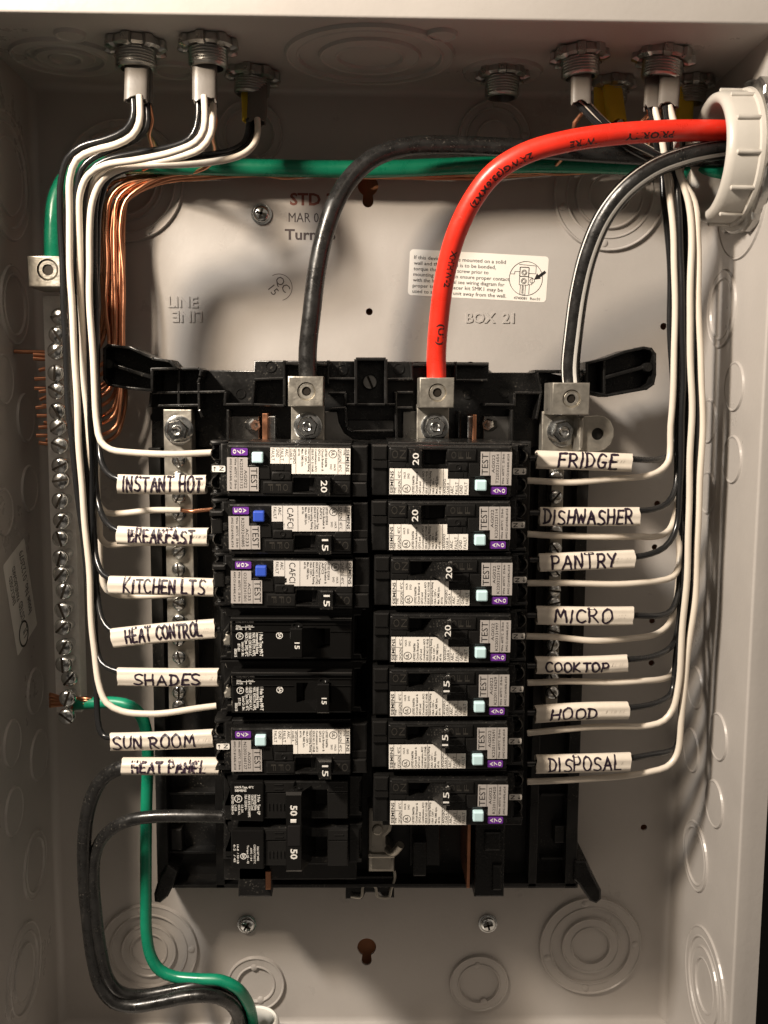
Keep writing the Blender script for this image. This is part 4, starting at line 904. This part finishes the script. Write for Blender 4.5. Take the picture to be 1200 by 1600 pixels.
wire('w', [(319, 150, .074), (320, 176, .076), (317, 204, .078), (304, 224, .079), (270, 239, .079), (216, 249, .079), (164, 258, .078), (139, 273, .077), (127, 302, .075), (124, 350, .073), (124, 420, .070), (128, 513, .067), (136, 640, .063), (143, 730, .059), (150, 780, .056), (164, 799, .054), (190, 801, .053), (240, 798, .0525), (282, 797, .0515)],
     'white wire reaching the left neutral bar above the BREAKFAST sleeve', GL)
wire('w', [(333, 156, .066), (333, 180, .067), (329, 212, .069), (314, 234, .071), (282, 247, .072), (230, 255, .072), (180, 261, .071), (152, 275, .070), (139, 305, .067), (136, 360, .063), (136, 450, .059), (139, 560, .056), (146, 700, .055), (152, 800, .055), (157, 840, .055), (168, 852, .055), (195, 851, .054), (240, 848, .053), (283, 846, .0515)],
     'white wire passing behind the BREAKFAST sleeve to the neutral bar', GL)
wire('k', [(389, 186, .040), (388, 205, .042), (379, 224, .048), (352, 238, .055), (300, 246, .060), (240, 252, .063), (188, 262, .064), (161, 282, .063), (150, 320, .061), (147, 380, .060), (148, 450, .060), (151, 540, .061), (154, 620, .062), (155, 690, .064), (158, 722, .068), (168, 740, .073), (186, 749, .076), (250, 757, .078), (334, 757, .078)],
     'black wire ending in the INSTANT HOT sleeve', GL)
wire('w', [(402, 186, .042), (402, 206, .046), (395, 228, .056), (372, 244, .064), (320, 254, .069), (250, 258, .072), (190, 264, .073), (159, 281, .074), (145, 312, .073), (140, 360, .072), (140, 420, .071), (143, 513, .070), (147, 600, .070), (150, 660, .071), (156, 688, .073), (172, 702, .074), (205, 708, .075), (265, 710, .076), (336, 707, .074)],
     'white wire curving to the top breaker above INSTANT HOT', GL)
wire('k', [(396, 188, .036), (394, 210, .040), (384, 232, .050), (350, 246, .058), (280, 252, .062), (210, 262, .062), (170, 280, .060), (158, 315, .057), (153, 380, .055), (150, 470, .055), (151, 580, .056), (150, 690, .058), (150, 760, .061), (155, 798, .066), (166, 818, .072), (186, 830, .076), (250, 838, .078), (338, 838, .078)],
     'black wire ending in the BREAKFAST sleeve', GL)
wire('k', [(312, 158, .062), (314, 184, .064), (310, 212, .066), (294, 232, .067), (250, 244, .067), (195, 254, .066), (158, 268, .064), (143, 300, .062), (139, 360, .060), (140, 450, .058), (143, 560, .057), (144, 680, .057), (145, 780, .060), (148, 840, .064), (154, 880, .069), (163, 899, .073), (180, 907, .076), (250, 914, .078), (342, 917, .078)],
     'black wire ending in the KITCHEN LTS sleeve', GL)
wire('w', [(326, 158, .062), (325, 182, .063), (319, 214, .064), (300, 236, .065), (250, 248, .065), (190, 258, .063), (158, 274, .060), (146, 310, .056), (142, 380, .053), (144, 500, .052), (150, 680, .052), (155, 820, .052), (157, 890, .052), (166, 922, .052), (185, 931, .052), (230, 932, .052), (284, 928, .0515)],
     'white wire behind the KITCHEN LTS sleeve to the neutral bar', GL)
# bare copper bundle: along the top, down the left, bent to the ground bar
random.seed(11)
gy = (548, 553, 559, 578, 592, 606, 612, 622, 634, 651, 664, 678, 691)
for i, y in enumerate(gy):
    k = i/12; xv = 158+34*k; dz = .006+.0022*((i*5) % 4); j = lambda s=2: random.uniform(-s, s)
    yt = 268+5*((i*3) % 4); xe = (700, 830, 1000, 560, 930, 760, 1040, 640, 900, 870, 720, 980, 600)[i]
    loopx = 163+26*min(1, (y-540)/150)+j(2)
    pts = [(xe, 262+j(6), .010+.002*j(1)), (xe-120, 272+j(5), dz), (420, 270+j(5), dz), (300, yt-4, dz), (262, yt+1, dz+.002), (xv+22+14*k, yt+16+3*k, dz+.006), (xv+5+3*k, yt+36+6*k, dz+.007), (xv, 350+j(3), dz+.008), (xv+j(1.5)+1, 420, dz+.010), (xv+j(2.5)+2, 490, dz+.011)]
    if y < 560: pts += [(xv+2-6, y-28, dz+.010), (xv-14, y-8, dz+.010), (140, y, .036), (100, y+2, .036), (72, y+2, .036), (52 if i else 22, y+1, .037)]
    else: pts += [(xv+3, max(505, y-70), dz+.011), (max(loopx, xv-2), y-34, dz+.010), (max(loopx, xv-2)-6, y-14, dz+.010), (loopx-22, y-2, dz+.012), (140, y+2+j(2), .034), (100, y+2+j(3), .036), (72, y+j(3), .036), (58+j(5), y+1+j(3), .037)]
    wire('c', pts, 'bare copper wire in the bundle bent round to the left ground bar', 'bare copper ground wires of the bundle')
for i, (x0, y0, x1, y1, d0, d1) in enumerate(((232, 160, 238, 232, .066, .040), (226, 160, 240, 228, .064, .038), (332, 165, 335, 232, .062, .040), (910, 160, 897, 206, .066, .06), (1012, 168, 1003, 200, .062, .058), (1030, 168, 1018, 205, .062, .056))):
    wire('c', [(x0, y0, d0), (x0+(x1-x0)*.3+4, y0+(y1-y0)*.35, d0-.004), (x0+(x1-x0)*.7-3, y0+(y1-y0)*.7, (d0+d1)/2), (x1, y1, d1), (x1-6, y1+26, d1-.014), (x1-40, y1+40 if y1 > 220 else y1+62, .016)],
         ('bare copper tail leaving the leftmost sheath towards the bundle', 'bare copper tail leaving the leftmost sheath towards the bundle', 'bare copper tail below the printed sheath', 'bare copper tail in front of the yellow sheaths', 'bare copper tail under the left of the paired sheaths', 'bare copper tail between the paired sheaths')[i],
         'copper tails of the leftmost sheath' if i < 2 else None)
for i, y in enumerate((640, 667, 694)):
    wire('c', [(120, y-4, .036), (98, y-5, .036), (76, y-6, .036), (66+3*i, y-7, .036)], 'short copper end poking out left of the ground bar', 'short copper ends at the ground bar')
for dy in (-6, -2, 2, 6):
    wire('c', [(152, 1097+dy*.5, .043), (132, 1097+dy, .045), (108, 1096+dy*.6, .037), (92, 1095+dy, .042), (78, 1094+dy*1.5, .046)], 'stranded copper end clamped at the bottom of the ground bar', 'copper strands at the foot of the ground bar')
wire('c', [(345, 795, .06), (325, 797, .055), (300, 799, .05), (283, 797, .0505)], 'short bare copper wire between the left neutral bar and the breakers', None)

# ================================================================== BRANCH WIRES, RIGHT
GR = 'branch wires on the right side'
def cx6(p): return (820+p[0]/2.857, 680+p[1]/2.857)
RT = [  # colour, x at 380, 513, 680 (or None), drift x, depth, exit curve (crop px), source x,y, name
 ('k', 1044, 1047, None, .058, [(668, -60), (664, 40), (650, 86), (615, 104), (560, 108), (480, 103), (300, 104), (20, 104)], (1015, 165), 'FRIDGE', .064),
 ('w', 1052, 1054, None, .069, [(655, -40), (654, 60), (645, 118), (612, 156), (555, 180), (400, 195), (200, 207), (10, 203)], (1022, 165), 'FRIDGE', .064),
 ('k', 1057, 1057, 1059, .066, [(681, 60), (679, 160), (668, 240), (632, 305), (572, 334), (508, 341), (300, 345), (20, 346)], (1040, 165), 'DISHWASHER', .07),
 ('w', 1056, 1058, 1058, .056, [(688, 250), (676, 350), (645, 420), (588, 450), (500, 455), (400, 455), (200, 450), (10, 441)], (1018, 165), 'DISHWASHER', .06),
 ('k', 1066, 1066, 1066, .070, [(694, 260), (686, 370), (664, 445), (620, 500), (560, 528), (488, 541), (300, 552), (20, 556)], (900, 160), 'PANTRY', .066),
 ('w', 1061, 1062, 1062, .062, [(690, 500), (682, 590), (656, 632), (600, 650), (520, 658), (300, 662), (10, 660)], (903, 160), 'PANTRY', .066),
 ('k', 1070, 1069, 1068, .062, [(697, 500), (690, 640), (682, 710), (652, 780), (600, 804), (482, 805), (300, 804), (10, 802)], (912, 160), 'MICRO', .066),
 ('w', 1064, 1064, 1066, .052, [(684, 640), (664, 780), (642, 846), (592, 886), (480, 905), (320, 914), (200, 908), (5, 897)], (916, 160), 'MICRO', .064),
 ('k', 1076, 1075, 1073, .060, [(700, 640), (690, 820), (666, 920), (630, 962), (560, 992), (455, 1004), (300, 1020), (10, 1028)], (958, 190, ), 'COOKTOP', .034),
 ('w', 1072, 1071, 1071, .051, [(694, 800), (684, 980), (662, 1064), (620, 1086), (520, 1096), (300, 1101), (10, 1105)], (968, 190), 'COOKTOP', .036),
 ('k', 1082, 1080, 1077, .066, [(706, 700), (690, 900), (676, 1010), (657, 1140), (622, 1178), (560, 1202), (465, 1216), (300, 1226), (10, 1238)], (938, 190), 'HOOD', .032),
 ('w', 1080, 1079, 1079, .072, [(733, 360), (716, 700), (700, 960), (688, 1110), (664, 1220), (622, 1272), (560, 1292), (400, 1300), (200, 1312), (10, 1330)], (1046, 165), 'HOOD', .07),
 ('k', 1088, 1086, 1086, .063, [(757, 420), (745, 700), (716, 1000), (696, 1240), (688, 1340), (672, 1392), (640, 1412), (560, 1426), (468, 1440), (300, 1452), (10, 1466)], (1066, 195), 'DISPOSAL', .032),
 ('w', 1090, 1093, 1096, .071, [(778, 360), (757, 720), (724, 1020), (704, 1240), (684, 1400), (664, 1448), (628, 1484), (560, 1502), (400, 1522), (200, 1540), (10, 1547)], (1072, 195), 'DISPOSAL', .032)]
for col, a, b, e, d, ex_, src, nm, sd in RT:
    lane = (a-1066)*.35; a += random.uniform(-2, 2); b += random.uniform(-2.5, 2.5); e = e and e+random.uniform(-1.5, 1.5)
    pts = [(src[0], src[1], sd), (src[0]+(a-src[0])*.25, src[1]+38, sd*.6+d*.4), (1020+(a-1020)*.62, 262 + (src[1]-165)*.5, d-.002), (a-6+lane*.1, 315, d), (a, 380, d), (b, 513, d)]
    if e: pts.append((e, 640, d))
    dz = .078 if col == 'k' else .074
    E6 = [cx6(p) for p in ex_]; n = len(E6)
    for i, p in enumerate(E6):
        if p[1] < 655 and e: continue
        f_ = max(0, (i-(n-7))/4) if n >= 7 else i/(n-3); f_ = min(1, max(0, f_)); pts.append((p[0], p[1], d+(dz-d)*f_))
    wire(col, pts, ('black wire ending in the %s sleeve' if col == 'k' else 'white wire running just below the %s sleeve') % nm, GR)

# ================================================================== WRITTEN SLEEVES
ST = {'A': [[(0, 0), (.35, 1), (.7, 0)], [(.12, .38), (.6, .4)]], 'B': [[(0, 0), (.02, 1)], '~', [(-.05, .98), (.38, .97), (.5, .78), (.36, .56), (.02, .52)], '~', [(.02, .52), (.45, .48), (.58, .24), (.4, .03), (-.03, .0)]],
      'C': ['~', [(.6, .86), (.4, 1), (.14, .9), (0, .5), (.12, .12), (.38, 0), (.62, .14)]], 'D': [[(.06, 0), (.04, 1)], '~', [(-.06, 1), (.36, .93), (.6, .55), (.42, .14), (-.04, .0)]],
      'E': [[(.55, 1), (.05, 1), (.02, 0), (.58, .03)], [(.04, .5), (.45, .53)]], 'F': [[(.03, 0), (.03, 1), (.58, 1.02)], [(.03, .55), (.45, .57)]],
      'G': ['~', [(.6, .86), (.35, 1), (.08, .8), (0, .4), (.2, .03), (.5, .08), (.6, .42)], [(.62, .42), (.34, .42)]], 'H': [[(0, 0), (.02, 1)], [(.58, 0), (.6, 1)], [(0, .5), (.6, .53)]], 'I': [[(.05, 0), (.07, 1)]],
      'K': [[(0, 0), (.02, 1)], [(.55, 1), (.03, .47), (.62, 0)]], 'L': [[(.05, 1), (0, .02), (.55, .02)]], 'M': [[(0, 0), (.12, 1), (.4, .35), (.68, 1), (.82, 0)]], 'N': [[(0, 0), (.04, 1), (.55, 0), (.6, 1)]],
      'O': ['~', [(.32, 1), (.08, .85), (0, .45), (.14, .06), (.36, 0), (.6, .2), (.66, .6), (.52, .93), (.28, 1)]], 'P': [[(0, 0), (.02, 1)], '~', [(-.05, .98), (.4, .97), (.55, .74), (.4, .5), (.0, .46)]],
      'R': [[(0, 0), (.02, 1)], '~', [(-.05, .98), (.4, .97), (.53, .75), (.38, .53), (.02, .48)], [(.2, .5), (.62, 0)]], 'S': ['~', [(.6, .9), (.33, 1), (.06, .84), (.14, .58), (.45, .44), (.6, .2), (.36, 0), (0, .08)]],
      'T': [[(0, 1), (.66, 1)], [(.33, 1), (.32, 0)]], 'U': ['~', [(0, 1), (.02, .3), (.24, 0), (.5, .2), (.56, 1)]], 'W': [[(0, 1), (.2, 0), (.42, .68), (.6, 0), (.85, 1)]], 'Y': [[(0, 1), (.3, .5)], [(.62, 1), (.3, .5), (.2, 0)]]}
def spl2(p, n=6):
    v = spline([(x, 0, y) for x, y in p], .08); return [(q_.x, q_.z) for q_ in v]
def handwriting(mb, word, u0, u1, vb, h, pen, fn, mi, rnd, lift=.00015, skip=0.):
    pos = 0; strokes = []; lay = []
    for ch in word:
        if ch == ' ': pos += .45; continue
        g = ST[ch]; wch = max(x for s_ in g if s_ != '~' for x, y in s_); jx, jy, js = rnd.uniform(-.03, .03), rnd.uniform(-.06, .06), rnd.uniform(.93, 1.1); sk = rnd.uniform(-.06, .14)
        sm = False
        for s_ in g:
            if s_ == '~': sm = True; continue
            pp = spl2(s_) if sm else [(a[0]+(b[0]-a[0])*k/6, a[1]+(b[1]-a[1])*k/6) for a, b in zip(s_[:-1], s_[1:]) for k in range(6)]+[s_[-1]]
            sm = False; pp = [(pos+jx+x+sk*y+.012*math.sin(9*y+pos*5), jy+y*js) for x, y in pp]; strokes.append(pp)
        pos += wch+(.40 if ch == 'I' else .26)
    tot = pos-.26; kx = (u1-u0)/tot
    for si, pp in enumerate(strokes):
        Q = [(u0+x*kx, vb+y*h) for x, y in pp]; n = len(Q); lf = lift+.00001*si
        vs = []; w_ = pen*rnd.uniform(.85, 1.12)
        for k in range(n):
            a, b = Q[max(k-1, 0)], Q[min(k+1, n-1)]; t_ = Vector((b[0]-a[0], b[1]-a[1])); t_ = t_.normalized() if t_.length > 1e-9 else Vector((1, 0))
            ww = w_*(1+.12*math.sin(k*1.3+si)); nx, ny = -t_.y*ww/2, t_.x*ww/2
            vs += [fn(Q[k][0]+nx, Q[k][1]+ny, lf), fn(Q[k][0]-nx, Q[k][1]-ny, lf)]
        mb.add(vs, [(2*k, 2*k+1, 2*k+3, 2*k+2) for k in range(n-1) if rnd.random() >= skip], mi)
        for e in (0, n-1):
            mb.add([fn(Q[e][0]+w_/2*math.cos(R(40*i)), Q[e][1]+w_/2*math.sin(R(40*i)), lf) for i in range(9)], [tuple(range(9))], mi)
def sleeve(word, x0, y0, x1, y1, hpx, tx0, tx1, tb, th, side, faded=False, seed=0, d=.078, ht=.0030):
    tx0 += (600-tx0)*ht/.467; tx1 += (600-tx1)*ht/.467; tb -= ht/mpp(d)*((y0+y1)/2-623)/1524; tb = min(tb, hpx/2-4.2); th = min(th, tb+hpx/2-3)
    rnd = random.Random(seed); A = W(x0, y0, d); B = W(x1, y1, d); ax = (B-A); L = ax.length; ax.normalize()
    up = Vector((0, 0, 1)); up = (up-ax*up.dot(ax)).normalized(); out = Vector((0, -1, 0)); hh = hpx*mpp(d)/2
    sag = rnd.uniform(-.0006, .0006)
    def prof(v):
        q_ = max(-1, min(1, v/hh)); return ht*(1-abs(q_)**2.6)**(1/2.6)+.00022*math.cos(q_*7+seed)
    def surf(u, v, lift): return A+ax*u+up*(v+sag*math.sin(math.pi*u/L))+out*(prof(v)+lift)
    mb = MB(); nu = 20; seg = 32; vs = []
    for k in range(nu+1):
        u = L*k/nu
        for i in range(seg):
            q_ = 2*math.pi*i/seg; c_ = math.cos(q_); s_ = math.sin(q_)
            v = hh*math.copysign(abs(c_)**.77, c_); o = ht*math.copysign(abs(s_)**.77, s_)+(.00022*math.cos(v/hh*7+seed) if s_ > 0 else 0)
            e = 0
            if k == 0: e = -.00025*math.sin(q_*2+seed)-.00015*math.sin(5*q_)
            if k == nu: e = .00025*math.sin(q_*2+seed*2)+.00015*math.sin(5*q_+1)
            vs.append(A+ax*(u+e)+up*(v+sag*math.sin(math.pi*u/L))+out*o)
    mb.add(vs, [(k*seg+i, k*seg+(i+1) % seg, (k+1)*seg+(i+1) % seg, (k+1)*seg+i) for k in range(nu) for i in range(seg)], 0, True)
    for base_, sg in ((0, 1), (nu*seg, -1)):
        rim = vs[base_:base_+seg]; cen = sum(rim, Vector())/seg; inn = [cen+(p-cen)*.82 for p in rim]; dp = [p+ax*sg*.004 for p in inn]
        mb.add(rim+inn+dp, [(i, (i+1) % seg, seg+(i+1) % seg, seg+i) for i in range(seg)]+[(seg+i, seg+(i+1) % seg, 2*seg+(i+1) % seg, 2*seg+i) for i in range(seg)]+[tuple(range(2*seg, 3*seg))], 0)
    o = mb.build('wire_sleeve', sleeve_m, at=A)
    tag(o, 'cream cable sleeve hand-lettered %s in marker, on the %s' % (word, side), 'wire sleeve', 'hand-lettered sleeves on the branch wires')
    lx = L/(x1-x0); mb = MB(); sc = mpp(d)
    handwriting(mb, word, (tx0-x0)*lx, (tx1-x0)*lx, -tb*sc, th*sc, .00098, surf, 0, rnd, skip=.12 if faded else 0.)
    if faded: handwriting(mb, word, (tx0-x0+1.5)*lx, (tx1-x0+2)*lx, -tb*sc-.0001, th*sc, .0005, surf, 1, random.Random(seed+5), .0001, .2)
    # faint streaks of an older marking
    for k in range(7):
        u = L*rnd.uniform(.78, .97) if side == 'left' else L*rnd.uniform(.72, .95); v0 = -hh*.1
        mb.add([surf(u, v0, .00006), surf(u+.0002, v0, .00006), surf(u+.0010, v0+hh*.35, .00006), surf(u+.0008, v0+hh*.35, .00006)], [(0, 1, 2, 3)], 2)
    mb.build('lettering', [ink, pink, faint], o)
faint = mat('faint_grey_print', (.52, .46, .40), .5)
#       word         axis left        axis right    h   text x0,x1  baseline below axis, cap height
for k, a in enumerate((('INSTANT HOT', 185, 756, 322, 757, 30, 191, 314, 12, 23, 'left'), ('BREAKFAST', 184, 836, 325, 839, 29, 201, 301, 10, 20, 'left', True), ('KITCHEN LTS', 171, 914, 334, 918, 29, 192, 318, 14, 21, 'left'),
     ('HEAT CONTROL', 176, 997, 336, 982, 31, 196, 314, 11, 22, 'left'), ('SHADES', 185, 1057, 341, 1058, 29, 209, 312, 14, 18, 'left'), ('SUN ROOM', 174, 1159, 333, 1153, 29, 176, 303, 13, 20, 'left'), ('HEAT PANEL', 192, 1197, 343, 1197, 27, 206, 319, 11, 22, 'left', True),
     ('FRIDGE', 838, 718, 986, 723, 29, 872, 963, 12, 22, 'right'), ('DISHWASHER', 843, 807, 998, 807, 30, 850, 987, 12, 22, 'right'), ('PANTRY', 842, 879, 990, 873, 29, 863, 963, 12, 22, 'right'), ('MICRO', 838, 961, 988, 962, 30, 867, 955, 11, 22, 'right'),
     ('COOKTOP', 837, 1039, 979, 1036, 28, 853, 949, 12, 15, 'right'), ('HOOD', 836, 1116, 981, 1110, 29, 861, 931, 13, 18, 'right'), ('DISPOSAL', 837, 1194, 984, 1190, 31, 858, 970, 13, 21, 'right'))):
    sleeve(*a, seed=k+3, ht=.0043 if k == 6 else .0030)
